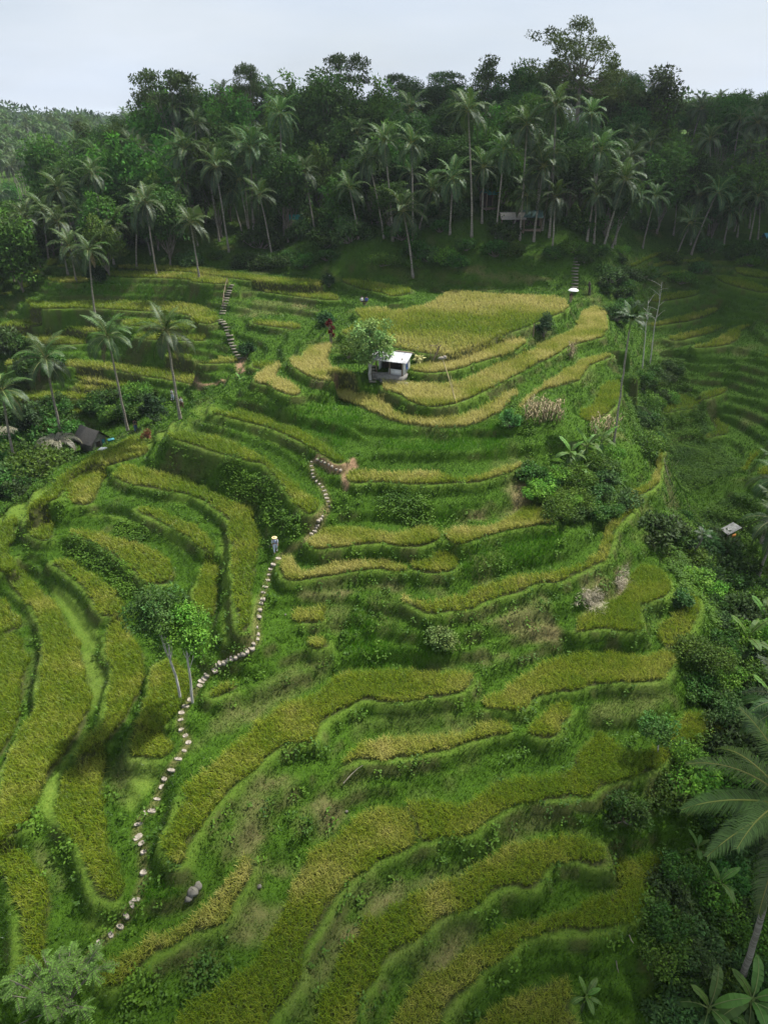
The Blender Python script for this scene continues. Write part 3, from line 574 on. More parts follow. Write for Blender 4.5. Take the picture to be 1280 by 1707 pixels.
def scatter(dens_fn, spacing, x0, x1, y0, y1):
    x = np.arange(x0, x1, spacing); y = np.arange(y0, y1, spacing); X, Y = np.meshgrid(x, y)
    X = X.ravel() + RNG.uniform(-.5, .5, X.size) * spacing; Y = Y.ravel() + RNG.uniform(-.5, .5, Y.size) * spacing
    m = RNG.uniform(0, 1, X.size) < dens_fn(X, Y); X, Y = X[m], Y[m]; Z = hz(X, Y); m = in_view(X, Y, Z); return X[m], Y[m], Z[m]
# ------------------------------------------------------------------ rice: one crop per plot
def rice(k):
    pl, lev, ripe, lab = PLOT[k]
    cx, cy = pl.mean(0); dist = math.hypot(cx, math.hypot(cy, CAM_Z - lev))
    sp = .18 if dist < 62 else (.25 if dist < 90 else .34)
    x = np.arange(pl[:, 0].min(), pl[:, 0].max(), sp); y = np.arange(pl[:, 1].min(), pl[:, 1].max(), sp)
    if len(x) == 0 or len(y) == 0: return
    X, Y = np.meshgrid(x, y); X = X.ravel() + RNG.uniform(-.35, .35, X.size) * sp; Y = Y.ravel() + RNG.uniform(-.35, .35, Y.size) * sp
    wx = (vnoise(X, Y, 1.1, 61) - .5) * .5; wy = (vnoise(X, Y, 1.1, 62) - .5) * .5
    m = in_poly(X + wx, Y + wy, pl); X, Y = X[m], Y[m]
    if len(X) < 3: return
    Z = hz(X, Y); m = in_view(X, Y, Z); X, Y, Z = X[m], Y[m], Z[m]
    if len(X) < 3: return
    nb = 9 if dist < 90 else 7
    n = len(X) * nb
    r0 = .05 + .25 * sp
    P = np.stack([np.repeat(X, nb), np.repeat(Y, nb), np.repeat(Z, nb)], 1); P[:, :2] += RNG.normal(0, r0 * .55, (n, 2)); P[:, 2] -= .03
    patch = np.clip(ripe + (fbm(X, Y, 3.3, 71) - .5) * 1.1 + (vnoise(X, Y, .7, 75) - .5) * .2, 0, 1.1)
    if k == 0:   # the hilltop field ripens unevenly: greener belt across its middle
        t_ = (Y - pl[:, 1].min()) / np.ptp(pl[:, 1]); patch = np.clip(1.0 - .85 * np.exp(-((t_ - .40) / .19) ** 2) * (.4 + 1.0 * fbm(X, Y, 7, 77)) + (fbm(X, Y, 2.2, 71) - .5) * .5, 0, 1.1)
    pt = np.repeat(patch, nb); rn = RNG.uniform(0, 1, n)
    hgt = RNG.uniform(.5, .74, n) * np.repeat(.85 + .3 * fbm(X, Y, 2.5, 79), nb)
    wid = RNG.uniform(.017, .031, n) * (1 if dist < 62 else 1.4 if dist < 90 else 2.)
    lean = np.abs(RNG.normal(.25, .2, n))
    gold = np.clip(pt * 1.25 - .25 + (rn - .5) * .7, 0, 1)
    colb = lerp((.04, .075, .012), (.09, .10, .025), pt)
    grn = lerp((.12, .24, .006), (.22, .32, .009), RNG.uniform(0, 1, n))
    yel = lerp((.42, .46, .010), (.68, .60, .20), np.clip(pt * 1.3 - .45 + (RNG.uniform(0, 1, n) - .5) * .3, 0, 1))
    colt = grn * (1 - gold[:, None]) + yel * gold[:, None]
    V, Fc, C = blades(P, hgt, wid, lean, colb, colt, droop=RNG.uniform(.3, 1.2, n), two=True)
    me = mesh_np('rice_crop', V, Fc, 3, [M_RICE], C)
    tag(link('rice_crop', me), lab, 'rice', 'rice plots on the terraces', 'stuff')
for k in range(len(PLOT)): rice(k)
def step_rice():
    for zone_, lo, hi, lab in ((LZONE, -3, 30, "thin rice strips on the parallel steps across the left gully"), (RZONE, -3, 30, "thin rice strips on the shaded parallel steps of the right slope")):
        x, y, z = scatter(lambda x, y: (bil((STEP_RICE & (zone_ > .3)).astype(float), x, y) > .5) * 1., .3, X0 + 2, X1 - 2, 60, Y1 - 3)
        print('step rice', len(x)); nb = 7; n = len(x) * nb; P = np.stack([np.repeat(x, nb), np.repeat(y, nb), np.repeat(z, nb)], 1); P[:, :2] += RNG.normal(0, .08, (n, 2)); pt = np.clip(.38 + (fbm(P[:, 0], P[:, 1], 6, 71) - .5) * .9, 0, 1)
        gold = np.clip(pt + (RNG.uniform(0, 1, n) - .5) * .6, 0, 1)[:, None]; ct = lerp((.12, .24, .006), (.22, .32, .009), RNG.uniform(0, 1, n)) * (1 - gold) + np.array([[.40, .45, .012]]) * gold
        V, Fc, C = blades(P, RNG.uniform(.45, .7, n), RNG.uniform(.04, .08, n), np.abs(RNG.normal(.25, .2, n)), lerp((.04, .075, .012), (.09, .10, .025), pt), ct, droop=RNG.uniform(.3, 1.2, n), two=True)
        tag(link('rice_crop', mesh_np('rice_crop', V, Fc, 3, [M_RICE], C)), lab, 'rice', 'rice on far steps', 'stuff')
# ------------------------------------------------------------------ grass over everything else
step_rice()
def grass_set(name, lab, X, Y, Z, nb, hs, ws, colour_fn, spread, leanm=.45):
    n = len(X) * nb; P = np.stack([np.repeat(X, nb), np.repeat(Y, nb), np.repeat(Z, nb)], 1)
    P[:, :2] += RNG.normal(0, spread, (n, 2)); P[:, 2] = hz(P[:, 0], P[:, 1]) - .02
    hgt = RNG.uniform(hs[0], hs[1], n) * np.repeat(1., n); lean = np.abs(RNG.normal(leanm, .3, n))
    cb, ct, hm = colour_fn(P[:, 0], P[:, 1], n)
    wid = RNG.uniform(ws[0], ws[1], n)
    V, Fc, C = blades(P, hgt * hm, wid, lean, cb, ct)
    tag(link(name, mesh_np(name, V, Fc, 3, [M_BLADE], C)), lab, 'grass', kind='stuff')
    return n
def colour_short(x, y, n):
    lt = bil(LIGHT, x, y); dr = bil(DRY, x, y); lu = bil(LUSH, x, y); st = np.clip(bil(STEEP, x, y) / 1.1, 0, 1)
    big = fbm(x, y, 5., 91); sm = RNG.uniform(0, 1, n)
    g = lerp((.020, .072, .003), (.062, .148, .006), np.clip(big * 1.3 - .15 + (sm - .5) * .5, 0, 1))
    g = g * (1 - lt[:, None]) + lerp((.085, .16, .014), (.14, .215, .026), sm) * lt[:, None]
    g = g * (1 - .8 * lu[:, None]) + lerp((.05, .18, .004), (.09, .26, .006), sm) * .8 * lu[:, None]
    k = np.clip(dr * 1.35 * (RNG.uniform(0, 1, n) < .25 + .75 * dr), 0, 1)
    g = g * (1 - k[:, None]) + lerp((.15, .125, .045), (.30, .25, .12), sm) * k[:, None]
    hm = (1 - .6 * lt) * (.62 + .3 * st + .6 * lu - .2 * dr) * (.15 + .9 * fbm(x, y, 1.7, 95) + .85 * vnoise(x, y, .42, 96))
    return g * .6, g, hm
MR = (M0 | STEP_RICE).astype(float)
open_ground = lambda x, y: np.where(bil(MR, x, y) > .4, 0, (1 - .75 * (bil(SOIL, x, y) > .6)) * (1 - .7 * bil(EARTH, x, y)))
NB = 0
X, Y, Z = scatter(lambda x, y: open_ground(x, y) * (np.hypot(x, y) < 66), .19, -45, 45, 8.5, 66)
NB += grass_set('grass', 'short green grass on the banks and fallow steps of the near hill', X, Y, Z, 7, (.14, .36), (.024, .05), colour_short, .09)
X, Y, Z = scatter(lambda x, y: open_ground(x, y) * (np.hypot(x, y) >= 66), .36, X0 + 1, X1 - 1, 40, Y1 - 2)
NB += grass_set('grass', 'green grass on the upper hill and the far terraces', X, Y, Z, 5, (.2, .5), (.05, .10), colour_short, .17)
def tall(x, y): return open_ground(x, y) * np.clip((bil(STEEP, x, y) - .75) * 1.1, 0, .9) * (1 - bil(LIGHT, x, y) * .7) * (fbm(x, y, 2.1, 97) > .42)
def colour_tall(x, y, n):
    sm = RNG.uniform(0, 1, n); g = lerp((.016, .055, .003), (.05, .118, .006), np.clip(fbm(x, y, 3, 99) + (sm - .5) * .4, 0, 1))
    k = bil(DRY, x, y) * (RNG.uniform(0, 1, n) < .5); g = g * (1 - k[:, None]) + lerp((.12, .10, .04), (.25, .2, .1), sm) * k[:, None]
    return g * .55, g, .7 + .6 * fbm(x, y, 1.2, 101)
X, Y, Z = scatter(lambda x, y: tall(x, y) * (np.hypot(x, y) < 120), .26, -70, 75, 8.5, 125)
NB += grass_set('bank_grass', 'long dark grass hanging on the steep terrace banks', X, Y, Z, 8, (.2, .48), (.026, .045), colour_tall, .12, .6)
print('grass blades', NB)
# ------------------------------------------------------------------ plant builders
M_LEAF = leaf_mat('leaf', None, .34, .012, .3, .65)
M_PALM = leaf_mat('palm_leaflet', None, .28, .03, .25, .55)
M_BANANA = leaf_mat('banana_leaf', None, .34, .015, .07, .6)
M_BARK = solid_mat('bark', (.10, .085, .065), (.26, .23, .19), 3., .9, .4, stretch=(1, 1, .4))
M_BARK_PALE = solid_mat('pale_bark', (.26, .25, .23), (.50, .48, .45), 4., .85, .3, stretch=(1, 1, .5))
M_PALMBARK = solid_mat('palm_bark', (.12, .105, .08), (.29, .265, .22), 2.2, .9, .5, stretch=(.6, .6, 5))
M_GREENSTEM = solid_mat('green_stem', (.08, .14, .03), (.16, .22, .06), 3., .6)
class MB:
    def __init__(s): s.v = []; s.f = []; s.t = []; s.c = []; s.m = []; s.n = 0
    def add(s, V, F, tot, col=None, mi=0):
        V = np.asarray(V, float); F = np.asarray(F, int).ravel()
        s.v.append(V); s.f.append(F + s.n); nf = len(F) // tot; s.t.append(np.full(nf, tot)); s.n += len(V); s.m.append(np.full(nf, mi))
        c = np.asarray((.1, .1, .1) if col is None else col, float)
        s.c.append(np.broadcast_to(c, (len(V), 3)))
    def tube(s, pts, rad, sides=7, col=None, mi=0, cap=True):
        pts = np.asarray(pts, float); n = len(pts); rad = np.broadcast_to(rad, (n,)); T = np.gradient(pts, axis=0); rows = []
        for i in range(n):
            t = Vector(T[i]).normalized(); a = t.orthogonal().normalized() if abs(t.z) < .95 else Vector((1, 0, 0)); a = (a - t * a.dot(t)).normalized(); b = t.cross(a)
            th = np.linspace(0, 2 * np.pi, sides, endpoint=False)
            rows.append(pts[i] + rad[i] * (np.cos(th)[:, None] * np.array(a) + np.sin(th)[:, None] * np.array(b)))
        V = np.concatenate(rows); F = []
        for i in range(n - 1):
            for k in range(sides):
                k2 = (k + 1) % sides; F.append((i * sides + k, i * sides + k2, (i + 1) * sides + k2, (i + 1) * sides + k))
        s.add(V, F, 4, col, mi)
        if cap: s.add(np.concatenate([rows[-1]]), [list(range(sides))], sides, col, mi)
    def box(s, c, size, rz=0., col=None, mi=0, rot=None):
        x, y, z = np.array(size) / 2; V = np.array([(a * x, b * y, d * z) for d in (-1, 1) for b in (-1, 1) for a in (-1, 1)])
        M = np.array((rot or Matrix.Rotation(rz, 3, 'Z')))
        V = V @ M.T + np.array(c); s.add(V, [(0, 2, 3, 1), (4, 5, 7, 6), (0, 1, 5, 4), (2, 6, 7, 3), (0, 4, 6, 2), (1, 3, 7, 5)], 4, col, mi)
    def ball(s, c, r, col=None, mi=0, seg=10, rings=7, jit=0.):
        r = np.broadcast_to(r, (3,)); th = np.linspace(0, 2 * np.pi, seg, endpoint=False); ph = np.linspace(0, np.pi, rings)
        V = np.array([(math.sin(p) * math.cos(t), math.sin(p) * math.sin(t), math.cos(p)) for p in ph for t in th]);
        if jit: V = V * (1 + RNG.uniform(-jit, jit, (len(V), 1)))
        F = [(i * seg + k, (i + 1) * seg + k, (i + 1) * seg + (k + 1) % seg, i * seg + (k + 1) % seg) for i in range(rings - 1) for k in range(seg)]
        s.add(V * r + np.array(c), F, 4, col, mi)
    def mesh(s, name, mats, smooth=True):
        return mesh_np(name, np.concatenate(s.v), np.concatenate(s.f), np.concatenate(s.t), mats, np.concatenate(s.c), smooth=smooth, matidx=np.concatenate(s.m))
def unit(a): return a / np.maximum(np.linalg.norm(a, axis=-1, keepdims=True), 1e-9)
def leaves(mb, P, axis, nrm, ln, wd, col):
    """rhombic leaves: P base points, axis direction, nrm approximate normal"""
    axis = unit(axis); b = unit(np.cross(nrm, axis)); ln = np.asarray(ln)[:, None]; wd = np.asarray(wd)[:, None]
    V = np.stack([P, P + axis * ln * .45 + b * wd * .5, P + axis * ln, P + axis * ln * .45 - b * wd * .5], 1).reshape(-1, 3)
    C = np.repeat(np.broadcast_to(col, (len(P), 3)), 4, 0)
    mb.add(V, np.arange(len(V)).reshape(-1, 4), 4, C)
def clump(mb, c, r, n, leaf, col, up=.8, flat=.75, rg=RNG):
    """a leafy clump: leaves in a flattened ball, more near its skin, facing out and up"""
    d = unit(rg.normal(0, 1, (n, 3))); rr = r * rg.uniform(.25, 1, n) ** .5
    P = c + d * rr[:, None] * np.array([1, 1, flat])
    nr = d * .8 + np.array([0, 0, up]) + rg.normal(0, .45, (n, 3)); ax = d + rg.normal(0, .7, (n, 3)) - np.array([0, 0, .35])
    cc = np.asarray(col) * rg.uniform(.75, 1.25, (n, 1))
    leaves(mb, P, ax, nr, leaf * rg.uniform(.7, 1.3, n), leaf * rg.uniform(.4, .7, n), cc)
def bough(a, b, sag, n=5):
    t = np.linspace(0, 1, n)[:, None]; P = a * (1 - t) + b * t; P[:, 2] += (np.sin(t[:, 0] * np.pi) * sag); return P
def tree_meshes(seed, H, bole, rx, rz, tips, per, leaf, cr, col, tr=.22, kind='round', bark=None, hollow=.5, lean=.0):
    """-> (trunk mesh, crown mesh), base at the origin"""
    rg = np.random.default_rng(seed); tb, cb = MB(), MB()
    top = np.array([lean * H, rg.normal(0, .03) * H, bole]); bt = top * np.array([.4, 1, 1])
    st = np.stack([np.linspace(0, bt[0], 6) + rg.normal(0, .02 * H * .3, 6), np.linspace(0, top[1], 6) + rg.normal(0, .02 * H * .3, 6), np.linspace(-.3, bole, 6)], 1); st[0, :2] = 0
    tb.tube(st, np.linspace(tr, tr * .62, 6), 8)
    cz = H - rz; C = []
    for i in range(tips):
        for _ in range(40):
            d = rg.normal(0, 1, 3); d /= np.linalg.norm(d)
            if kind == 'umbrella':
                a = rg.uniform(0, 2 * np.pi); q = math.sqrt(rg.uniform(.02, 1)); lay = rg.choice([0, .45, .8], p=[.3, .3, .4]); p = np.array([math.cos(a) * rx * q * (1.1 - .35 * lay), math.sin(a) * rx * q * (1.1 - .35 * lay), (lay * 2 - 1) * rz * .75 + (1 - q * q) * rz * .35])
                break
            p = d * np.array([rx, rx, rz]) * rg.uniform(hollow, 1) * rg.uniform(.8, 1.12)
            if d[2] > -.85: break
        C.append(p + np.array([top[0], top[1], cz]))
    C = np.array(C)
    for i, p in enumerate(C):
        cv = np.asarray(col) * rg.uniform(.72, 1.3) * np.array([rg.uniform(.85, 1.2), 1, rg.uniform(.8, 1.1)])
        r = cr * rg.uniform(.7, 1.3)
        clump(cb, p, r, int(per * rg.uniform(.7, 1.3)), leaf, cv, flat=.45 if kind == 'umbrella' else .75, rg=rg)
        if i % (2 if kind in ('umbrella', 'sparse') else 4) == 0 and p[2] > cz - .1 * rz:
            s0 = st[rg.integers(3, 6)]; pts = bough(s0, p, -.06 * np.linalg.norm(p - s0)); pts[1:-1] += rg.normal(0, .04 * rx, (3, 3))
            tb.tube(pts, np.linspace(tr * .3, tr * .06, 5), 5, cap=False)
    return tb.mesh('trunk', [bark or M_BARK]), cb.mesh('crown', [M_LEAF], smooth=False)
# --- palms
def frond_mesh(L, nleaf, e0, droop, leaflet, wid, col, dead=0., seed=0, mid=(.22, .24, .06)):
    """one feather frond growing along +x from the origin, starting at elevation e0 and bending down"""
    rg = np.random.default_rng(seed); mb = MB(); n = 12; s = np.linspace(0, 1, n)
    ang = e0 - droop * s ** 1.35; pts = np.zeros((n, 3)); dl = L / (n - 1)
    for i in range(1, n): pts[i] = pts[i - 1] + dl * np.array([math.cos(ang[i]), 0, math.sin(ang[i])])
    pts[:, 1] += .05 * L * s ** 2 * rg.uniform(-1, 1)
    mb.tube(pts, np.linspace(.05, .008, n) * L / 3.6, 4, mid, cap=False)
    t = np.linspace(.14, .995, nleaf); px = np.stack([np.interp(t, s, pts[:, k]) for k in range(3)], 1); ta = np.interp(t, s, ang)
    T = np.stack([np.cos(ta), 0 * ta, np.sin(ta)], 1); N = np.stack([-np.sin(ta), 0 * ta, np.cos(ta)], 1)
    ll = leaflet * np.sin(np.clip(t * 1.05, 0, 1) * np.pi * .82 + .35) * rg.uniform(.85, 1.1, nleaf) + .08
    V, F, C = [], [], []; o = 0
    for side in (-1, 1):
        S = np.array([[0, side, 0]]) * np.ones((nleaf, 1))
        fw = (.45 + .5 * t + rg.normal(0, .07, nleaf))[:, None]; up = (.32 + rg.normal(0, .12, nleaf))[:, None]
        d1 = unit(S + T * fw + N * up); d2 = unit(S * .75 + T * fw - np.array([[0, 0, 1]]) * (.55 + rg.uniform(0, .5, (nleaf, 1)) + dead) + N * up * .2)
        wv = unit(T - d1 * (T * d1).sum(1, keepdims=True)) * wid
        m = px + d1 * (ll * .5)[:, None]; e = m + d2 * (ll * .55)[:, None]
        V.append(np.stack([px - wv * .4, px + wv * .4, m - wv * .5, m + wv * .5, e], 1).reshape(-1, 3))
        k = (np.arange(nleaf) * 5)[:, None] + o
        F.append(np.stack([k + [0, 1, 3], k + [0, 3, 2], k + [2, 3, 4]], 1).reshape(-1, 3)); o += nleaf * 5
        cc = np.asarray(col) * rg.uniform(.8, 1.2, (nleaf, 1)); C.append(np.repeat(cc, 5, 0))
    mb.add(np.concatenate(V), np.concatenate(F), 3, np.concatenate(C)); return mb.mesh('frond', [M_PALM], smooth=False)
def merge_np(me):
    n = len(me.vertices); V = np.zeros(n * 3, np.float32); me.vertices.foreach_get('co', V)
    L = np.zeros(len(me.loops), np.int32); me.loops.foreach_get('vertex_index', L)
    T = np.zeros(len(me.polygons), np.int32); me.polygons.foreach_get('loop_total', T)
    C = np.zeros(n * 4, np.float32); me.attributes['col'].data.foreach_get('color', C); return V.reshape(-1, 3), L, T, C.reshape(-1, 4)[:, :3]
PALM_G = (.036, .078, .013)
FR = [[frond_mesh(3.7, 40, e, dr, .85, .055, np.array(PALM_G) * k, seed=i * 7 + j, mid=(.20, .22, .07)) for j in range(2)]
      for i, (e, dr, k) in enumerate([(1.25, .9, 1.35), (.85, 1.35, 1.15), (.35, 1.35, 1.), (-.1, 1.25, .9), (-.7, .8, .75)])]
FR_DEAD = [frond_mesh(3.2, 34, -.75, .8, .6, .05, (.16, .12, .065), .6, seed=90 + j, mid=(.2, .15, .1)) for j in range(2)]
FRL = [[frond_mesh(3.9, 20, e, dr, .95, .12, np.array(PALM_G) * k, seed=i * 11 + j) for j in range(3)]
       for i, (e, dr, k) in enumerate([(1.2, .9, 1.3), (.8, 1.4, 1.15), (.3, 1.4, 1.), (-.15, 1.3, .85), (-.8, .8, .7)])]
def frond_plan(seed, n=20):
    rg = np.random.default_rng(seed); out = []
    for i in range(n):
        q = i / (n - 1); tier = min(4, int(q * 4.6 + rg.uniform(-.4, .4)) if q > .05 else 0); tier = max(0, tier)
        out.append((tier, int(rg.integers(0, 2)), i * 2.39996 + rg.uniform(-.25, .25), rg.uniform(.85, 1.12), rg.uniform(-.15, .15)))
    return out
M_HUSK = solid_mat('coconut_husk', (.10, .09, .03), (.22, .15, .05), 5, .6)
def coconuts_mesh():
    mb = MB()
    for i in range(9):
        a = i * 2.4; mb.ball((math.cos(a) * .3, math.sin(a) * .3, -.32 - .1 * (i % 3)), (.13, .13, .16), seg=7, rings=5)
    for i in range(10):
        a = i * .63; mb.tube([(0, 0, -.1), (math.cos(a) * .22, math.sin(a) * .22, -.12), (math.cos(a) * .3, math.sin(a) * .3, -.45)], [.05, .04, .02], 4)
    return mb.mesh('coconuts', [M_HUSK])
COCO = coconuts_mesh()
def palm_trunk(vec, r0=.17, r1=.105, bend=.12, seed=0, mat=None, rings=14):
    """curved trunk from the origin to vec"""
    rg = np.random.default_rng(seed); v = np.asarray(vec, float); t = np.linspace(0, 1, rings); P = t[:, None] * v
    hv = np.array([v[0], v[1], 0]); P -= hv * (bend * 3 * (t * (1 - t)))[:, None]; P[:, 0] += rg.normal(0, .02, rings); P[0] = (0, 0, -.4)
    P[1:, 2] += 0
    rad = r0 + (r1 - r0) * t ** .6; rad = rad * (1 + .06 * (np.arange(rings) % 2)); rad[0] = r0 * 1.55; rad[1] = r0 * 1.12
    mb = MB(); mb.tube(P, rad, 9); return mb.mesh('trunk', [mat or M_PALMBARK])
def crown_mesh(seed, n=20, lib=None):
    mbv, mbf, mbt, mbc = [], [], [], []; o = 0
    for tier, j, az, sc, tw in frond_plan(seed, n):
        V, L, T, C = merge_np((lib or FRL)[tier][j]); M = np.array(Matrix.Rotation(az, 3, 'Z') @ Matrix.Rotation(tw, 3, 'X')); V = (V * sc) @ M.T
        mbv.append(V); mbf.append(L + o); mbt.append(T); mbc.append(C); o += len(V)
    return mesh_np('crown', np.concatenate(mbv), np.concatenate(mbf), np.concatenate(mbt), [M_PALM], np.concatenate(mbc))
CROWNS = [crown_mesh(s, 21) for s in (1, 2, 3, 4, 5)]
def palm(base, vec, lab, group, seed, near=False, scale=1., n=21, dead=0, name='coconut_palm', sparse=1., cat='palm'):
    root = tag(empty(name, base, 0), lab, cat, group)
    tr = link('trunk', palm_trunk(vec, seed=seed, r0=.15 * scale + .02, r1=.1 * scale), root)
    if near:
        for i, (tier, j, az, sc, tw) in enumerate(frond_plan(seed, n)):
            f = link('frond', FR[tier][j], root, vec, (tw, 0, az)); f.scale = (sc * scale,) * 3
        for i in range(dead):
            f = link('frond', FR_DEAD[i % 2], root, vec, (0, 0, seed * 1.3 + i * 1.9)); f.scale = (scale,) * 3; f['label'] = 'dead brown hanging frond'
        c = link('coconuts', COCO, root, vec); c.scale = (scale,) * 3
    else:
        c = link('crown', CROWNS[seed % len(CROWNS)], root, vec, (0, 0, seed * 1.7)); c.scale = (scale,) * 3
    return root
# --- banana plant
def banana_leaf(L, e0, droop, w, col, seed):
    rg = np.random.default_rng(seed); n = 10; s = np.linspace(0, 1, n); ang = e0 - droop * s ** 1.4; pts = np.zeros((n, 3))
    for i in range(1, n): pts[i] = pts[i - 1] + L / (n - 1) * np.array([math.cos(ang[i]), 0, math.sin(ang[i])])
    ww = w * np.clip(np.sin(np.clip((s - .12) / .88, 0, 1) * np.pi) ** .55, .02, 1); ww[0] = .03; N = np.stack([-np.sin(ang), 0 * ang, np.cos(ang)], 1)
    mb = MB()
    for side in (-1, 1):
        E = pts + np.array([0, side, 0]) * (ww * .5)[:, None] + N * (ww * .12 - .22 * ww * rg.uniform(0, 1, n))[:, None]
        for i in range(1, n - 1):
            g = .03 if rg.uniform() < .45 else 0.; a, b = pts[i], pts[i + 1]; ea, eb = E[i] + (E[i + 1] - E[i]) * g, E[i + 1] - (E[i + 1] - E[i]) * g - N[i] * g * 2
            mb.add([a, b, eb, ea] if side > 0 else [a, ea, eb, b], [(0, 1, 2, 3)], 4, np.asarray(col) * rg.uniform(.94, 1.06))
    mb.tube(pts + N * .01, np.linspace(.035, .008, n), 4, (.2, .26, .08), cap=False); return mb.mesh('leaf', [M_BANANA], smooth=False)
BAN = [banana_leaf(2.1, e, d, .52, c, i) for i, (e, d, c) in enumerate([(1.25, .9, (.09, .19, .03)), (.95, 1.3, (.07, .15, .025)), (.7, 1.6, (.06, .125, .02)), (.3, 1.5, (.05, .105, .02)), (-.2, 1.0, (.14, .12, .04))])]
def stem_mesh(h, r):
    mb = MB(); mb.tube([(0, 0, -.3), (0, 0, h * .5), (.03, 0, h)], [r * 1.2, r, r * .7], 8); return mb.mesh('stem', [M_GREENSTEM])
BSTEM = stem_mesh(1.6, .11)
def banana(base, lab, seed, scale=1., n=8, group='banana plants on the hillside', stem=1.):
    root = tag(empty('banana_plant', base), lab, 'banana plant', group); rg = np.random.default_rng(seed)
    s = link('stem', BSTEM, root); s.scale = (scale, scale, scale * stem)
    for i in range(n):
        k = min(4, int(i / n * 4.4)); f = link('leaf', BAN[k], root, (0, 0, 1.55 * scale * stem - .05 * i), (rg.uniform(-.2, .2), 0, i * 2.4 + rg.uniform(-.3, .3))); f.scale = (scale * rg.uniform(.8, 1.15),) * 3
    return root
# --- shrubs
def shrub_meshes(seed, H, R_, tips, per, leaf, col, cr=.4, stems=5, trunkh=.3):
    rg = np.random.default_rng(seed); tb, cb = MB(), MB()
    for i in range(tips):
        d = rg.normal(0, 1, 3); d /= np.linalg.norm(d); d[2] = abs(d[2]) * 1. - .15
        p = np.array([0, 0, H * trunkh]) + d * np.array([R_, R_, H * (1 - trunkh) * .9]) * rg.uniform(.45, 1.05)
        p[2] = max(p[2], .15 * H * rg.uniform(.5, 1))
        clump(cb, p, cr * rg.uniform(.7, 1.3), int(per * rg.uniform(.7, 1.3)), leaf, np.asarray(col) * rg.uniform(.7, 1.3) * np.array([rg.uniform(.85, 1.2), 1, 1]), rg=rg)
        if i < stems * 3: tb.tube(bough(np.array([rg.normal(0, .05 * R_), rg.normal(0, .05 * R_), -.1]), p, -.08 * H), np.linspace(.035 * H ** .5, .01, 5), 5, cap=False)
    return tb.mesh('stem', [M_BARK]), cb.mesh('foliage', [M_LEAF], smooth=False)
def plant(name, base, meshes, parts, lab, cat, group=None, rz=0., scale=1., part_labels=None):
    root = tag(empty(name, base, rz), lab, cat, group)
    root.scale = (scale,) * 3 if np.isscalar(scale) else scale
    for nm, me in zip(parts, meshes): link(nm, me, root)
    return root
# ------------------------------------------------------------------ trees and plants, where they stand
ORD = "first second third fourth fifth sixth seventh eighth ninth tenth eleventh twelfth thirteenth fourteenth fifteenth sixteenth seventeenth eighteenth nineteenth twentieth".split()
def on_ray(u, v, Y):
    d = ray(u, v); t = Y / d[1]; return d * t + np.array([0, 0, CAM_Z])
def palm_px(uc, vc, ub, vb, lab, group, seed, dy=0., base=None, **kw):
    b = put(ub, vb) if base is None else base; top = on_ray(uc, vc, b[1] + dy); return palm(tuple(b), top - b, lab, group, seed, **kw)
# left gully palms, foreground of the terraces
LG = "coconut palms in the left gully"
for i, (uc, vc, ub, vb, lab, kw) in enumerate([
    (149, 418, 159, 524, "tall coconut palm alone on the upper left terraces, crown against the forest", dict(n=18, scale=.95)),
    (76, 597, 109, 752, "coconut palm with a pale yellow heart, its trunk rising behind the grey drooping fronds", dict(n=21, scale=1.08)),
    (180, 561, 214, 719, "coconut palm rising beside the thatched hut, between two others", dict(n=20, scale=1.0)),
    (277, 553, 301, 699, "coconut palm with orange nuts whose foot stands on the hill's left brow", dict(n=20, scale=1.0)),
    (4, 652, 30, 792, "coconut palm half cut by the left edge of the view", dict(n=20, scale=1.05)),
]): palm_px(uc, vc, ub, vb, lab, LG, 40 + i, near=True, dead=1, **kw)
# short palms with greyed fronds by the thatched hut
def grey_palm(u, v, zc, lab, seed, n=9, sc=1.):
    b = put(u, v); root = tag(empty('greyed_palm', tuple(b)), lab, 'palm', 'short palms with dried fronds'); vec = np.array([0, 0, zc])
    link('trunk', palm_trunk(vec, .16, .14, 0, seed), root)
    for i in range(n):
        f = link('frond', FRG[i % 2], root, vec, (0, 0, seed + i * 2 * math.pi / n)); f.scale = (sc,) * 3
FRG = [frond_mesh(3.3, 38, .75, 1.9, .75, .06, (.17, .165, .11), .5, seed=70 + j, mid=(.22, .2, .14)) for j in range(2)]
grey_palm(104, 768, 2.4, "short palm with dry grey drooping fronds in front of the thatched hut", 1)
grey_palm(8, 752, 2.2, "short palm with dry grey fronds at the left edge of the view", 2)
# dark stubby pandan like tree beside palm two
tm, cm = tree_meshes(501, 6.5, 3.0, 1.5, 2.4, 46, 60, .34, .6, (.025, .05, .014), .3)
plant('vine_covered_tree', tuple(put(58, 745)), (tm, cm), ('trunk', 'crown'), "dark narrow vine covered tree between the two leftmost gully palms", 'tree')
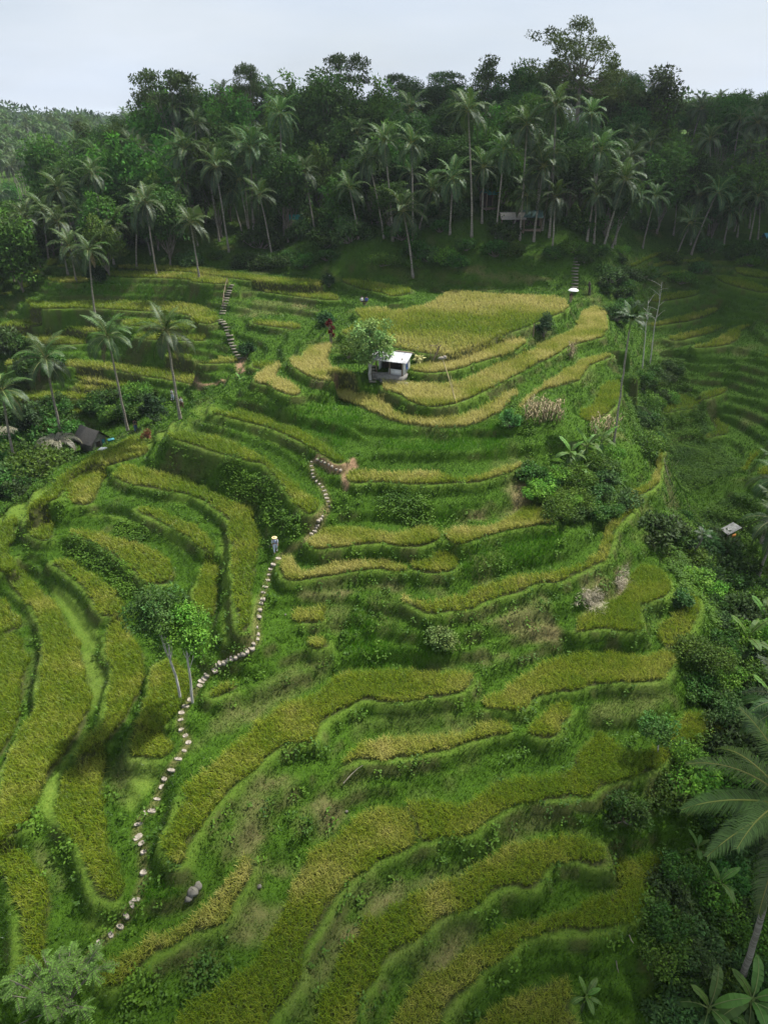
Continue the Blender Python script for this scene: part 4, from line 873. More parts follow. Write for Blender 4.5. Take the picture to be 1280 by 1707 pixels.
# forest front palms: crown px, foot px
FL = [(83, 268, 96, 372), (72, 350, 82, 432), (132, 355, 140, 425), (237, 372, 252, 425), (308, 250, 322, 400), (297, 305, 330, 410), (318, 373, 333, 466), (345, 268, 366, 402), (398, 300, 418, 408), (418, 248, 424, 405), (384, 318, 408, 408), (433, 326, 454, 430), (467, 190, 474, 392), (20, 398, 24, 470), (186, 375, 190, 440)]
FRT = [(612, 262, 640, 398), (640, 236, 655, 402), (686, 240, 688, 404), (672, 352, 688, 461), (780, 186, 786, 395), (840, 250, 826, 396), (878, 208, 866, 400), (905, 278, 889, 402), (926, 176, 915, 396), (925, 330, 920, 420), (1001, 250, 978, 402), (985, 190, 990, 398), (1041, 300, 1004, 420), (1056, 330, 1018, 416), (1092, 328, 1070, 414), (1052, 262, 1024, 408)]
FRR = [(1166, 325, 1150, 408), (1182, 232, 1180, 392), (1216, 352, 1205, 410), (1150, 372, 1128, 425), (1252, 250, 1248, 380), (1232, 322, 1228, 396), (1130, 300, 1122, 392), (1266, 330, 1262, 400), (1262, 205, 1262, 350)]
for nm, L_, grp, pos in (('l', FL, 'coconut palms along the left forest edge', 'along the left forest'), ('m', FRT, 'coconut palms behind the hilltop field', 'behind the hilltop field'), ('r', FRR, 'coconut palms on the right slope', 'on the shaded right slope')):
    L2 = sorted(L_)
    for i, (uc, vc, ub, vb) in enumerate(L2):
        how = 'leaning pale trunked' if abs(uc - ub) > 18 else 'upright'
        palm_px(uc, vc, ub, vb, f"{how} coconut palm, {ORD[i]} from left {pos}", grp, i * 3 + len(nm) + L_[0][0] % 7, scale=1.04 + .14 * ((i * 37) % 5 - 2) / 2)
# slender areca palm on the right shoulder
b = put(1023, 738); top = on_ray(1049, 548, b[1] + 1.); ar = tag(empty('areca_palm', tuple(b)), "slender areca palm with a thin ringed pale trunk on the right shoulder", 'palm'); vec = top - b
link('trunk', palm_trunk(vec, .11, .075, -.06, 5, rings=22), ar)
mbs = MB(); mbs.tube([(0, 0, -.1), (0, 0, .5), (0, 0, .9)], [.085, .1, .05], 8); link('crownshaft', mbs.mesh('crownshaft', [M_GREENSTEM]), ar, vec)
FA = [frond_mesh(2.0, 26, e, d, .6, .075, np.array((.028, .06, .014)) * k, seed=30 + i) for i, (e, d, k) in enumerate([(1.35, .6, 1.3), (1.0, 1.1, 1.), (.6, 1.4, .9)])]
for i in range(11): link('frond', FA[min(2, i // 4)], ar, vec + np.array([0, 0, .75]), (0, 0, i * 2.4))
# big near palm, crown just past the right edge of the view
b = put(1233, 1640); top = on_ray(1318, 1345, b[1] - .6); np_ = tag(empty('coconut_palm', tuple(b)), "nearest coconut palm, long fronds reaching in from the right edge", 'palm', 'palms down the right side'); vec = top - b
link('trunk', palm_trunk(vec, .19, .13, .06, 9, rings=20), np_)
FN = [frond_mesh(5.0, 84, e, d, .95, .04, np.array((.085, .145, .024)) * k, seed=130 + i, mid=(.30, .30, .06)) for i, (e, d, k) in enumerate([(1.2, .9, 1.2), (.75, 1.25, 1.1), (.3, 1.2, 1.), (-.25, .9, .9)])]
for i, (k, az, tw) in enumerate([(1, 2.75, .1), (2, 3.05, -.1), (1, 3.75, .2), (2, 3.55, 0), (3, 4.05, 0), (1, 4.6, 0), (2, 5.1, 0), (0, .3, 0), (0, 2.2, 0), (1, 1.2, 0), (2, .2, 0), (1, 5.8, 0), (2, 1.9, 0), (3, 5.6, 0), (3, 2.6, 0)]):
    link('frond', FN[k], np_, vec, (tw, 0, az))
link('coconuts', COCO, np_, vec)
for i, (uc, vc, ub, vb, sc) in enumerate([(1300, 800, 1268, 905, 1.05), (1296, 868, 1262, 965, .95), (1318, 1180, 1285, 1330, 1.0)]):
    palm_px(uc, vc, ub, vb, f"{('uppermost', 'middle', 'lowest')[i]} of three coconut palms cut by the right edge, above the nearest palm", 'palms down the right side', 60 + i, near=True, scale=sc)
# the pair of pale stemmed trees by the steps
def pair_tree(ub, vb, uc, vc, lab, seed, col, rx, rz):
    b = put(ub, vb); top = on_ray(uc, vc, b[1]); H = top[2] - b[2] + rz; lean = (top[0] - b[0]) / H
    tm, cm = tree_meshes(seed, H, H - rz * 1.9, rx, rz, 70, 75, .2, .5, col, .1, bark=M_BARK_PALE, lean=lean, hollow=.45)
    plant('tree', tuple(b), (tm, cm), ('trunk', 'crown'), lab, 'tree')
pair_tree(302, 1170, 254, 1026, "darker left tree of the pale stemmed pair by the stepping stones", 611, (.05, .12, .022), 1.9, 1.8)
pair_tree(321, 1172, 313, 1050, "brighter green right tree of the pale stemmed pair by the stepping stones", 612, (.085, .185, .018), 1.45, 1.75)
# tree by the hut
b = put(617, 634); tm, cm = tree_meshes(620, 6.9, 2.2, 2.5, 2.6, 70, 62, .34, .55, (.14, .25, .07), .2, bark=M_BARK_PALE, hollow=.5)
plant('hut_tree', tuple(b), (tm, cm), ('trunk', 'crown'), "round pale leaved tree shading the left side of the white hut", 'tree')
b = put(584, 598); plant('bush', tuple(b), shrub_meshes(621, 2.6, 1.5, 30, 70, .2, (.08, .17, .02), .5), ('stem', 'foliage'), "bright green bush left of the hut tree", 'bush')
# red cordyline
rb = put(552, 574); root = tag(empty('cordyline', tuple(rb)), "tall dark red leaved cordyline beside the pale rice patch", 'shrub'); mb, ms = MB(), MB()
for k in range(5):
    p = np.array([RNG.normal(0, .3), RNG.normal(0, .3), 1.1 + .42 * k]); ms.tube([(p[0] * .3, p[1] * .3, -.1), p * .6, p], [.05, .04, .03], 5)
    n = 46; d = unit(RNG.normal(0, 1, (n, 3)) + np.array([0, 0, .5])); leaves(mb, np.repeat(p[None], n, 0), d, np.cross(d, RNG.normal(0, 1, (n, 3))), RNG.uniform(.35, .6, n), RNG.uniform(.1, .16, n), (.10, .018, .016) * RNG.uniform(.6, 1.6, (n, 1)))
link('stem', ms.mesh('stem', [M_BARK]), root); link('foliage', mb.mesh('foliage', [M_LEAF], False), root)
# shrubs one can point to
for (u, v, H, R_, tips, leaf, col, lab, nm, cat) in [
    (905, 560, 3.4, 1.15, 34, .2, (.03, .075, .025), "dark upright shrub on the field's lower edge, right of the white hut", 'shrub', 'shrub'),
    (735, 1078, 1.7, 1.0, 26, .2, (.14, .25, .06), "pale leaved shrub in the shaded hollow at the middle of the hill", 'shrub', 'shrub'),
    (1040, 1368, 2.7, 1.45, 34, .21, (.04, .10, .012), "dark shrub at the right end of the low rice band", 'shrub', 'shrub'),
    (850, 712, 2.0, 1.0, 22, .2, (.06, .14, .03), "leafy bush left of the dry stalks", 'bush', 'bush'),
    (547, 478, 2.6, 1.0, 24, .24, (.02, .05, .015), "dark bush beside the figure in white at the forest foot", 'bush', 'bush'),
    (545, 545, 2.4, 1.3, 22, .3, (.02, .055, .015), "dark spiky plant up the bank behind the red cordyline", 'plant', 'plant'),
    (412, 590, 2.0, 1.1, 20, .25, (.02, .055, .012), "dark bush just right of the lower steps", 'bush', 'bush'),
    (164, 470, 3.0, 1.9, 34, .3, (.02, .05, .014), "dark round bush behind the trunk of the tall upper left palm", 'bush', 'bush'),
    (262, 700, 4.2, 1.9, 40, .25, (.018, .045, .012), "dark leafy bush between the two palms on the left brow", 'bush', 'bush'),
    (1130, 1010, 1.6, 1.0, 18, .25, (.03, .08, .015), "low dark bush on the lip of the right gully", 'bush', 'bush')]:
    plant(nm, tuple(put(u, v)), shrub_meshes(int(u + v), H, R_, tips, 80, leaf, col), ('stem', 'foliage'), lab, cat)
# small white stemmed tree at right
b = put(1096, 1258); tm, cm = tree_meshes(640, 3.3, 1.5, 1.35, .95, 30, 60, .2, .42, (.055, .12, .02), .06, bark=M_BARK_PALE, lean=-.12)
plant('small_tree', tuple(b), (tm, cm), ('trunk', 'crown'), "small white stemmed tree leaning over the long rice band at right", 'tree')
# thin bare trees beyond the areca palm
for i, (ub, vb, ut, vt, lab) in enumerate([(1082, 610, 1102, 470, "thin pale bare tree right of the areca palm, the taller of two"), (1070, 620, 1080, 505, "thin pale bare tree right of the areca palm, the shorter of two")]):
    b = put(ub, vb); top = on_ray(ut, vt, b[1]); v = top - b; root = tag(empty('thin_tree', tuple(b)), lab, 'tree', 'thin bare trees'); mb = MB(); mb.tube(np.linspace(0, 1, 7)[:, None] * v + RNG.normal(0, .06, (7, 3)), np.linspace(.09, .03, 7), 6); cb = MB()
    for k in range(9):
        s = v * RNG.uniform(.5, 1); e = s + np.array([RNG.normal(0, 1.), RNG.normal(0, .8), RNG.uniform(.4, 1.3)]); mb.tube(bough(s, e, .1), np.linspace(.03, .008, 5), 4, cap=False); clump(cb, e, .35, 12, .18, (.06, .09, .035))
    link('trunk', mb.mesh('trunk', [M_BARK_PALE]), root); link('crown', cb.mesh('crown', [M_LEAF], False), root)
# feather leaved sapling in the bottom left corner
b = put(112, 1690); root = tag(empty('feathery_sapling', tuple(b)), "pale grey green sapling with feather leaves in the bottom left corner", 'sapling'); mb, ms = MB(), MB(); rg = np.random.default_rng(77)
for k in range(34):
    a = rg.uniform(0, 6.28); rr = rg.uniform(.1, 2.5) ; tip = np.array([math.cos(a) * rr, math.sin(a) * rr * .9, 3.5 - .55 * rr + rg.normal(0, .3)]); ms.tube(bough(np.array([0, 0, .2 + .3 * rg.uniform()]), tip, .25), np.linspace(.045, .012, 5), 5, cap=False)
    for j in range(9):
        d = unit(np.array([rg.normal(0, 1), rg.normal(0, 1), rg.normal(.1, .35)]) + tip * [.5, .5, 0]); L = rg.uniform(.5, .75); st = tip * (1 - .22 * rg.uniform(0, 1)) ; q = np.linspace(0, 1, 5)[:, None]; P = st + d * L * q - np.array([0, 0, .22]) * q ** 2; ms.tube(P, .006, 3, cap=False, col=(.2, .25, .1))
        n = 9; t = np.linspace(.12, 1, n); Pq = st + d * L * t[:, None] - np.array([0, 0, .22]) * t[:, None] ** 2; sd = unit(np.cross(d, [0, 0, 1])); c = np.array((.11, .205, .035)) * rg.uniform(.65, 1.2)
        for s_ in (-1, 1): leaves(mb, Pq, sd * s_ + d * .45 + rg.normal(0, .12, (n, 3)), np.array([0, 0, 1.]) + rg.normal(0, .3, (n, 3)), np.full(n, .15), np.full(n, .062), c)
link('stem', ms.mesh('stem', [M_BARK]), root); link('foliage', mb.mesh('foliage', [M_LEAF], False), root)
# banana plants
for i, (u, v, sc, lab) in enumerate([(948, 775, 1.0, "banana plant in front of the areca palm's foot, leftmost of that clump"), (975, 765, 1.1, "banana plant in the middle of the clump by the areca palm's foot"), (1000, 752, .95, "banana plant at the right of the clump by the areca palm's foot"), (965, 800, .8, "small banana plant below the clump by the areca palm's foot"),
    (1192, 1488, .8, "pale banana plant in the undergrowth left of the nearest palm's trunk"), (1240, 1690, 1.25, "big banana plant at the foot of the nearest palm"), (1172, 1700, 1.1, "banana plant in the bottom right corner, left of the nearest palm"), (1236, 1090, 1.3, "banana plant halfway down the right edge, by the shrubs"), (1275, 1190, 1.2, "banana plant at the right edge above the drooping fronds"), (1268, 1050, 1.1, "banana plant topmost of those at the right edge"),
    (975, 1665, .55, "small young banana plant on the open grass near the bottom edge"), (1255, 1400, .9, "banana plant under the nearest palm's fronds"), (30, 810, 1.1, "banana plant in the left gully below the half cut palm"), (55, 770, 1., "banana plant among the greyed fronds in the left gully"), (1160, 1420, .6, "small banana plant beside the long drooping fronds")]):
    banana(tuple(put(u, v)), lab, 200 + i, sc, stem=.35 if sc < .7 else .8)
banana(tuple(put(401, 635)), "yellow green young banana plant on the left brow near the earth path", 260, .6, 6, stem=.3)
# dry corn stalks
DRYC = [(.20, .17, .09), (.14, .115, .06), (.26, .22, .13)]
def stalk(seed):
    rg = np.random.default_rng(seed); mb = MB(); h = rg.uniform(1.7, 2.5); mb.tube([(0, 0, -.1), (.05, 0, h * .5), (rg.normal(0, .15), 0, h)], [.03, .025, .012], 5, DRYC[0])
    for k in range(9):
        z = h * (.2 + .085 * k); a = rg.uniform(0, 6.28); d = np.array([math.cos(a), math.sin(a), 0]); L = rg.uniform(.45, .8); p0 = np.array([0, 0, z]); p1 = p0 + d * L * .4 + np.array([0, 0, .2]); p2 = p1 + d * L * .35 - np.array([0, 0, L * .75]); s = np.cross(d, [0, 0, 1]) * .04
        mb.add([p0 - s, p0 + s, p1 + s, p1 - s, p2], [(0, 1, 2), (0, 2, 3), (3, 2, 4)], 3, np.array(DRYC[k % 3]) * rg.uniform(.7, 1.3))
    return mb.mesh('corn_stalk', [M_LEAF], False)
ST = [stalk(s) for s in range(5)]
for grp, lab, cu, cv, su, sv, n in (('dry corn stalks on the right shoulder', "dry grey brown corn stalk in the stand on the right shoulder", 905, 700, 28, 9, 46), ('dry corn stalks by the field edge', "dry corn stalk in the small clump beyond the curved strips", 952, 596, 7, 6, 8), ('dry corn stalks by the banana plants', "dry corn stalk behind the banana clump", 1000, 722, 26, 7, 14)):
    for k in range(n):
        b = put(cu + RNG.uniform(-1, 1) * su, cv + RNG.uniform(-1, 1) * sv); tag(link('corn_stalk', ST[k % 5], None, tuple(b), (RNG.normal(0, .1), RNG.normal(0, .1), RNG.uniform(0, 6.28))), lab, 'corn stalk', grp)
# ------------------------------------------------------------------ forest
SKY_U = [-400, 0, 130, 190, 232, 262, 300, 340, 400, 440, 520, 600, 700, 800, 880, 930, 1000, 1060, 1120, 1160, 1280, 1700]
SKY_V = [190, 188, 190, 182, 172, 150, 124, 118, 118, 128, 132, 132, 134, 132, 112, 110, 118, 122, 168, 158, 156, 150]
def proj(p):
    d = np.array(p) - np.array([0, 0, CAM_Z]); dep = d[1] * math.cos(PITCH) - d[2] * math.sin(PITCH); up = d[1] * math.sin(PITCH) + d[2] * math.cos(PITCH)
    return 640 + F * d[0] / dep, 853.5 - F * up / dep
def top_limit(x, y):
    """height of the forest skyline above this spot"""
    u = proj((x, y, 40))[0]; v = np.interp(u, SKY_U, SKY_V); return on_ray(u, v, y)[2]
FT = []
for s, (H, bole, rx, rz, tips, per, leaf, cr, col, kind) in enumerate([
    (15, 2.2, 4.6, 5.2, 95, 75, .52, 1.35, (.022, .052, .013), 'round'), (14, 2., 4.0, 5.2, 85, 75, .5, 1.2, (.030, .066, .014), 'round'), (17, 2.6, 4.2, 7., 90, 75, .5, 1.25, (.017, .042, .012), 'round'),
    (13, 1.8, 3.4, 5.6, 70, 75, .48, 1.05, (.042, .082, .018), 'round'), (16, 8, 5.2, 2.6, 60, 65, .42, 1.15, (.03, .055, .018), 'umbrella'), (14, 4, 2.6, 4.8, 60, 60, .42, .9, (.034, .058, .02), 'sparse'), (12, 1.6, 3.8, 5.2, 80, 75, .55, 1.2, (.026, .07, .012), 'round')]):
    FT.append((H, tree_meshes(700 + s, H, bole, rx, rz, tips, per, leaf, cr, np.array(col) * [1.7, 1.8, 1.0], .24, kind=kind)))
KIND = ["dark dense round crowned tree", "leafy mid green round crowned tree", "very dark tall crowned tree", "lighter green bushy tree", "flat topped spreading tree", "thin sparse crowned tree", "low bushy broad tree"]
def ftree(k, x, y, zg, topz, lab, grp, rz):
    H, ms = FT[k]; s = (topz - zg) / H; sw = max(.55, min(1.15, s * .5 + .5)) if s < 1 else min(1.4, s)
    return plant('forest_tree', (x, y, zg - .2), ms, ('trunk', 'crown'), lab, 'tree', grp, rz, (sw, sw, s))
# silhouettes against the sky
for k, u, vt, Y, lab, sw in [(4, 268, 112, 172, "open flat topped tree against the sky, leftmost on the forest skyline", .95), (4, 578, 86, 185, "flat topped tree standing up from the middle of the forest skyline", .85), (4, 662, 120, 195, "low flat topped tree on the skyline right of the middle", .8), (4, 742, 116, 190, "pale flat topped tree on the skyline left of the tallest tree", 1.),
                         (5, 822, 90, 180, "sparse twiggy tree on the skyline left of the tallest tree", 1.1), (5, 1102, 106, 165, "sparse slender tree on the skyline right of the tallest tree", 1.15), (0, 545, 112, 160, "dense rounded tree rising above the forest near its middle", 1.), (4, 408, 102, 185, "small flat topped tree on the left forest skyline", .5), (1, 875, 96, 182, "upright leafy tree just left of the tallest tree", .9)]:
    p = on_ray(u, vt, Y); zg = float(base_z(p[0], Y)) if Y > Y1 - 1 else hz1(p[0], Y); H, ms = FT[k]; s = (p[2] - zg) / H
    plant('forest_tree', (p[0], Y, zg - .2), ms, ('trunk', 'crown'), lab, 'tree', 'trees on the forest skyline', u * .01, (s * sw, s * sw, s))
p = on_ray(980, 28, 165); zg = float(base_z(p[0], 165)); H = p[2] - zg
def tall_tree():
    rg = np.random.default_rng(79); tb, cb = MB(), MB(); k = 165 / (ray(985, 90)[1] * F)
    spots = [(-60, 100), (-42, 92), (-20, 110), (8, 103), (30, 92), (44, 86), (-5, 86), (-55, 76), (-30, 72), (0, 70), (25, 66), (48, 62), (-62, 54), (62, 46), (70, 36), (40, 40), (10, 50), (-20, 50), (-45, 56), (58, 22), (46, 12), (-58, 36), (30, 10), (0, 28), (-34, 30), (66, 8)]
    t0 = np.array([0, 0, H - 88 * k]); tb.tube([(0, 0, -.3), t0 * .5 + [.3, 0, 0], t0, (1., 0, H - 55 * k)], [.55, .45, .36, .2], 8)
    for dx, dz in spots:
        c = np.array([dx * k * .95, rg.uniform(-6, 6), H - 118 * k + dz * k]); cv = np.array((.075, .11, .02)) * rg.uniform(.7, 1.25)
        for j in range(6): clump(cb, c + rg.normal(0, 1, 3) * [1.5, 1.6, .5], 1.35 * rg.uniform(.6, 1.1), 70, .48, cv, flat=.55, rg=rg)
        s0 = t0 + np.array([0, 0, rg.uniform(-2, 3)]); tb.tube(bough(s0, c, -.8), np.linspace(.17, .03, 5), 5, cap=False)
    return tb.mesh('trunk', [M_BARK]), cb.mesh('crown', [M_LEAF], False)
plant('tall_tree', (p[0], 165, zg - .2), tall_tree(), ('trunk', 'crown'), "tallest tree of the forest, a broad layered crown high above the skyline", 'tree')
# the mass of the forest
rgf = np.random.default_rng(5); placed = []
def forest_fill(n, xr, yr, sep, keep, kinds, kp, grp, hr, where, palms=.15):
    c = 0
    for _ in range(n * 30):
        if c >= n: break
        x = rgf.uniform(*xr); y = rgf.uniform(*yr)
        if not keep(x, y) or any((x - a) ** 2 + (y - b_) ** 2 < sep * sep for a, b_ in placed): continue
        zg = hz1(x, y) if y < Y1 - 1 and X0 < x < X1 else float(base_z(x, y)); lim = top_limit(x, y) + rgf.choice([rgf.uniform(-5, -1), rgf.uniform(-2, 1.2)]); h = min(rgf.uniform(*hr) + (3 if y > 165 else 0), lim - zg)
        if h < 3.5: continue
        u = proj((x, y, zg))[0]
        if u < -140 or u > 1420: continue
        placed.append((x, y)); c += 1
        if rgf.uniform() < palms and h > 7: palm((x, y, zg), np.array([rgf.normal(0, 1.2), rgf.normal(0, .5), h - 2.2]), f"dark coconut palm crown among the trees {where}", 'coconut palms ' + where, int(rgf.integers(0, 99)), scale=rgf.uniform(.9, 1.15))
        else:
            k = int(rgf.choice(kinds, p=kp)); ftree(k, x, y, zg, zg + h, f"{KIND[k]} {where}", grp, rgf.uniform(0, 6.28))
def up_bank(x, y): return (float(base_z(x, y)) > 20.3)
ks, kp = [0, 1, 2, 3, 4, 5, 6], [.22, .2, .2, .14, .04, .05, .15]
forest_fill(26, (-62, 70), (121, 136), 4.6, up_bank, ks, kp, 'trees in the forest front row', (8, 14), "in the front row of the forest", .3)
forest_fill(75, (-70, 85), (132, 162), 4.6, lambda x, y: float(base_z(x, y)) > 17, ks, kp, 'trees in the forest behind the field', (11, 17), "in the forest behind the field", .36)
forest_fill(95, (-80, 100), (158, 215), 5.2, lambda x, y: True, ks, kp, 'trees on the forest ridge', (12, 20), "on the forest ridge", .2)
forest_fill(34, (-82, -38), (118, 165), 5.2, lambda x, y: True, ks, kp, 'trees left of the forest', (8, 14), "on the left flank of the forest", .35)
forest_fill(70, (52, 175), (118, 235), 6.2, lambda x, y: x > 50 + (150 - y) * .25 and not (y < 140 and x < 72), ks, kp, 'trees on the right slope', (8, 15), "on the shaded right slope", .4)
forest_fill(40, (-190, -70), (150, 330), 7.5, lambda x, y: proj((x, y, 8))[0] > 105 or y < 150 or rgf.uniform() < .06, ks, kp, 'trees in the left valley', (7, 12), "in the hazy left valley", .5)
# far palm groves and woods, each a tree of its own
def in_u(x, y, a, b): return a < proj((x, y, 20))[0] < b
forest_fill(150, (-330, -80), (290, 430), 5.5, lambda x, y: in_u(x, y, -60, 270), [0, 1, 3], [.3, .4, .3], 'trees of the far left grove', (13, 18), "in the far left grove", .9)
forest_fill(60, (-420, -110), (430, 560), 8, lambda x, y: in_u(x, y, -60, 300), [0, 1, 3], [.3, .4, .3], 'trees of the far left grove', (14, 19), "in the far left grove", .6)
forest_fill(50, (110, 330), (225, 380), 9, lambda x, y: in_u(x, y, 1080, 1360), [0, 1, 3], [.3, .4, .3], 'trees of the far right wood', (12, 18), "in the far right wood", .4)
def far_woods():
    mb = MB(); n = 0; rg = np.random.default_rng(31)
    for _ in range(6000):
        y = rg.uniform(400, 1900); x = rg.uniform(-.75, .75) * y
        u = proj((x, y, 40))[0]
        if not (-120 < u < 1400) or (u > 330 and u < 1050 and y < 900): continue
        zg = float(base_z(x, y)); r = rg.uniform(4, 7) * (1 + (y - 400) / 1500); h = rg.uniform(9, 16)
        clump(mb, np.array([x, y, zg + h - r * .5]), r, 34, r * .55, np.array((.03, .065, .018)) * rg.uniform(.7, 1.4), flat=.9, rg=rg); n += 1
        if n > 1500: break
    tag(link('far_woods', mb.mesh('far_woods', [M_LEAF], False)), "far off wooded plain fading into haze along the horizon", 'woods', kind='stuff')
far_woods()
# low bushes along the forest foot and in the gullies
BU = [shrub_meshes(800 + i, 2.2, 1.9, 26, 80, lf, np.array(c) * [1.75, 1.65, 1.0], .5 + .15 * (i % 2)) for i, (c, lf) in enumerate([((.022, .06, .012), .3), ((.035, .09, .014), .26), ((.05, .125, .018), .24), ((.025, .055, .02), .34)])]
BK = ["dark leafy bush", "mid green bush", "bright green bush", "dull broad leaved bush"]
HUT2 = put(158, 748)
def bush_fill(n, poly, grp, where, sc, sep, kinds=(0, 1, 2, 3)):
    P = trace(poly); A = np.array(P); c = 0; pl = []
    for _ in range(n * 25):
        if c >= n: break
        u = rgf.uniform(A[:, 0].min(), A[:, 0].max()); v = rgf.uniform(A[:, 1].min(), A[:, 1].max())
        if not in_poly(np.array([u]), np.array([v]), P)[0]: continue
        b = put(u, v)
        if math.hypot(b[0] - HUT2[0], b[1] - HUT2[1]) < 3.6 or (b[1] < HUT2[1] and abs(b[0] - HUT2[0]) < 2.4 and HUT2[1] - b[1] < 6): continue
        if any((b[0] - q[0]) ** 2 + (b[1] - q[1]) ** 2 < sep * sep for q in pl): continue
        pl.append(b); c += 1; k = int(rgf.choice(kinds)); s = rgf.uniform(*sc)
        plant('bush', tuple(b), BU[k], ('stem', 'foliage'), f"{BK[k]} {where}", 'bush', grp, rgf.uniform(0, 6.28), (s, s, s * rgf.uniform(.8, 1.2)))
bush_fill(28, "d2 600,400 900,560 1100,900 1280,900 1280,1280 1000,1280 860,1000 640,800 560,560", 'bushes in the right gully', "in the right gully", (.6, 1.3), 1.6)
bush_fill(36, "d3 760,0 1280,0 1280,1280 900,1280 620,1000 700,760 1000,640 880,400 740,200", 'bushes down the right edge', "down the right edge of the hill", (.5, 1.1), 1.3)
bush_fill(30, "d4 560,320 760,200 1280,150 1280,1280 520,1280 560,700", 'bushes in the bottom right corner', "in the bottom right undergrowth", (.4, .75), 1.1, (0, 1, 3))
bush_fill(24, "a2 -60,400 0,380 250,200 420,40 520,-40 200,-80 -60,-60", 'bushes in the left gully', "in the left gully below the brow", (.8, 1.8), 1.4, (0, 0, 3, 1))
bush_fill(18, "a1 -60,700 0,560 300,560 330,900 420,1000 520,1100 540,1280 -60,1280", 'bushes at the left edge', "around the greyed fronds at the left edge", (.9, 1.7), 1.6, (0, 0, 3))
bush_fill(14, "a1 600,980 720,900 900,860 1010,900 1000,1000 880,1060 780,1060", 'bushes behind the thatched hut', "behind the thatched hut", (.7, 1.3), 1.3, (0, 0, 1))
bush_fill(20, "c2 960,150 1280,100 1280,430 1150,420 1000,280", 'bushes on the right shoulder', "on the right shoulder below the banana clump", (.5, .9), 1., (0, 1, 2, 2))
bush_fill(12, "d2 0,60 320,0 330,380 180,420 0,400", 'bushes on the right shoulder', "on the right shoulder below the banana clump", (.5, .9), 1., (0, 1, 1, 3))
bush_fill(24, "b1 0,20 -160,-40 300,-60 640,-40 c1 0,0 0,-40 300,-100 640,-120 1280,-110 d1 0,-110 300,-80 340,0 120,40 d1 20,-30 c1 1200,-20 640,-40 400,60 0,80 b1 640,40", 'bushes along the forest foot', "along the foot of the forest bank", (.6, 1.3), 1.5, (0, 0, 3, 1))
bush_fill(24, "a1 -40,-560 500,-480 560,-120 300,-40 0,60 -40,60", 'bushes in the left valley', "in the left valley", (1., 2.0), 3., (0, 1, 1, 3))
bush_fill(20, "d1 150,140 420,60 780,-80 1280,-140 1280,0 900,60 700,160 480,180 380,300 260,420 200,260", 'bushes on the right saddle', "on the right saddle beyond the field", (.7, 1.5), 1.8, (0, 0, 1, 3))
bush_fill(16, "d1 340,700 560,640 700,760 640,900 520,1000 540,1280 460,1280 330,960", 'bushes below the areca palm', "on the gully side below the areca palm", (.6, 1.1), 1.3, (0, 0, 1, 3))
bush_fill(30, "a1 480,-80 1280,-240 b1 640,-320 c1 0,-330 640,-330 1280,-330 d1 560,-260 500,-130 0,-140 c1 640,-150 b1 640,-80 a1 1280,-60", 'bushes under the forest trees', "in the dark under the forest trees", (.8, 1.9), 1.6, (0, 0, 3))
# broad leaved weeds on banks and fallow plots
def weeds():
    x, y, z = scatter(lambda x, y: np.where(bil(M0.astype(float), x, y) > .3, 0, np.clip(bil(WEED, x, y), 0, 1) + .06 * (fbm(x, y, 3.3, 121) > .56) + .2 * np.clip(bil(STEEP, x, y) - .7, 0, 1) * (fbm(x, y, 1.6, 127) > .5)), .27, -40, 45, 9, 112)
    mb = MB(); n = len(x)
    for i in range(0, n):
        pass
    per = 11; P = np.stack([np.repeat(x, per), np.repeat(y, per), np.repeat(z, per)], 1); N = len(P); P[:, :2] += RNG.normal(0, .13, (N, 2)); P[:, 2] += RNG.uniform(.05, .55, N) * np.repeat(.5 + fbm(x, y, 1.9, 123), per)
    d = unit(RNG.normal(0, 1, (N, 3)) * [1, 1, .3]); t = np.clip(fbm(P[:, 0], P[:, 1], 2.2, 125) * 1.4 - .2 + RNG.normal(0, .15, N), 0, 1)
    leaves(mb, P, d, np.array([0, 0, 1.]) + RNG.normal(0, .4, (N, 3)), RNG.uniform(.14, .28, N), RNG.uniform(.09, .17, N), lerp((.028, .085, .006), (.08, .18, .010), t))
    tag(link('weeds', mb.mesh('weeds', [M_LEAF], False)), "broad leaved weeds and vines spreading over the banks", 'weeds', kind='stuff'); print('weeds', N)
weeds()
# ------------------------------------------------------------------ things people made, and people
def stone_path(s, grp, lab, size, skip=()):
    P = path_xy(s); k = 0
    rg = np.random.default_rng(len(s))
    for i, p in enumerate(P):
        if i in skip or rg.uniform() < .06: continue
        mb = MB(); a, b = size * .78 * rg.uniform(.7, 1.2), size * 1.2 * rg.uniform(.75, 1.15); d = P[min(i + 1, len(P) - 1)] - P[max(i - 1, 0)]; rz = math.atan2(d[1], d[0]) + rg.uniform(-.3, .3)
        c = np.array([(-1, -1), (1, -1), (1, 1), (-1, 1)]) * .5 * [a, b] * rg.uniform(.82, 1.08, (4, 2)); q = smooth_poly(c, 1); n = len(q)
        V = np.concatenate([np.c_[q * .94, np.full(n, .05)], np.c_[q, np.full(n, .03)], np.c_[q, np.full(n, -.12)]]); V[:n, 2] += rg.normal(0, .006, n)
        mb.add(V, [(r * n + (j + 1) % n, r * n + j, (r + 1) * n + j, (r + 1) * n + (j + 1) % n)[::-1] for r in range(2) for j in range(n)], 4); mb.add(V[:n], [list(range(n))], n)
        tag(link('stepping_stone', mb.mesh('stepping_stone', [M_STONE], False), None, (p[0] + rg.normal(0, .05), p[1] + rg.normal(0, .05), p[2] + .01), (rg.normal(0, .07), rg.normal(0, .07), rz)), lab, 'stepping stone', grp)
M_STONE = solid_mat('pale_stone', (.19, .165, .13), (.36, .32, .27), 3.5, .9, .3)
M_STONE2 = solid_mat('worn_step_stone', (.10, .095, .07), (.22, .20, .16), 3.5, .9, .3)
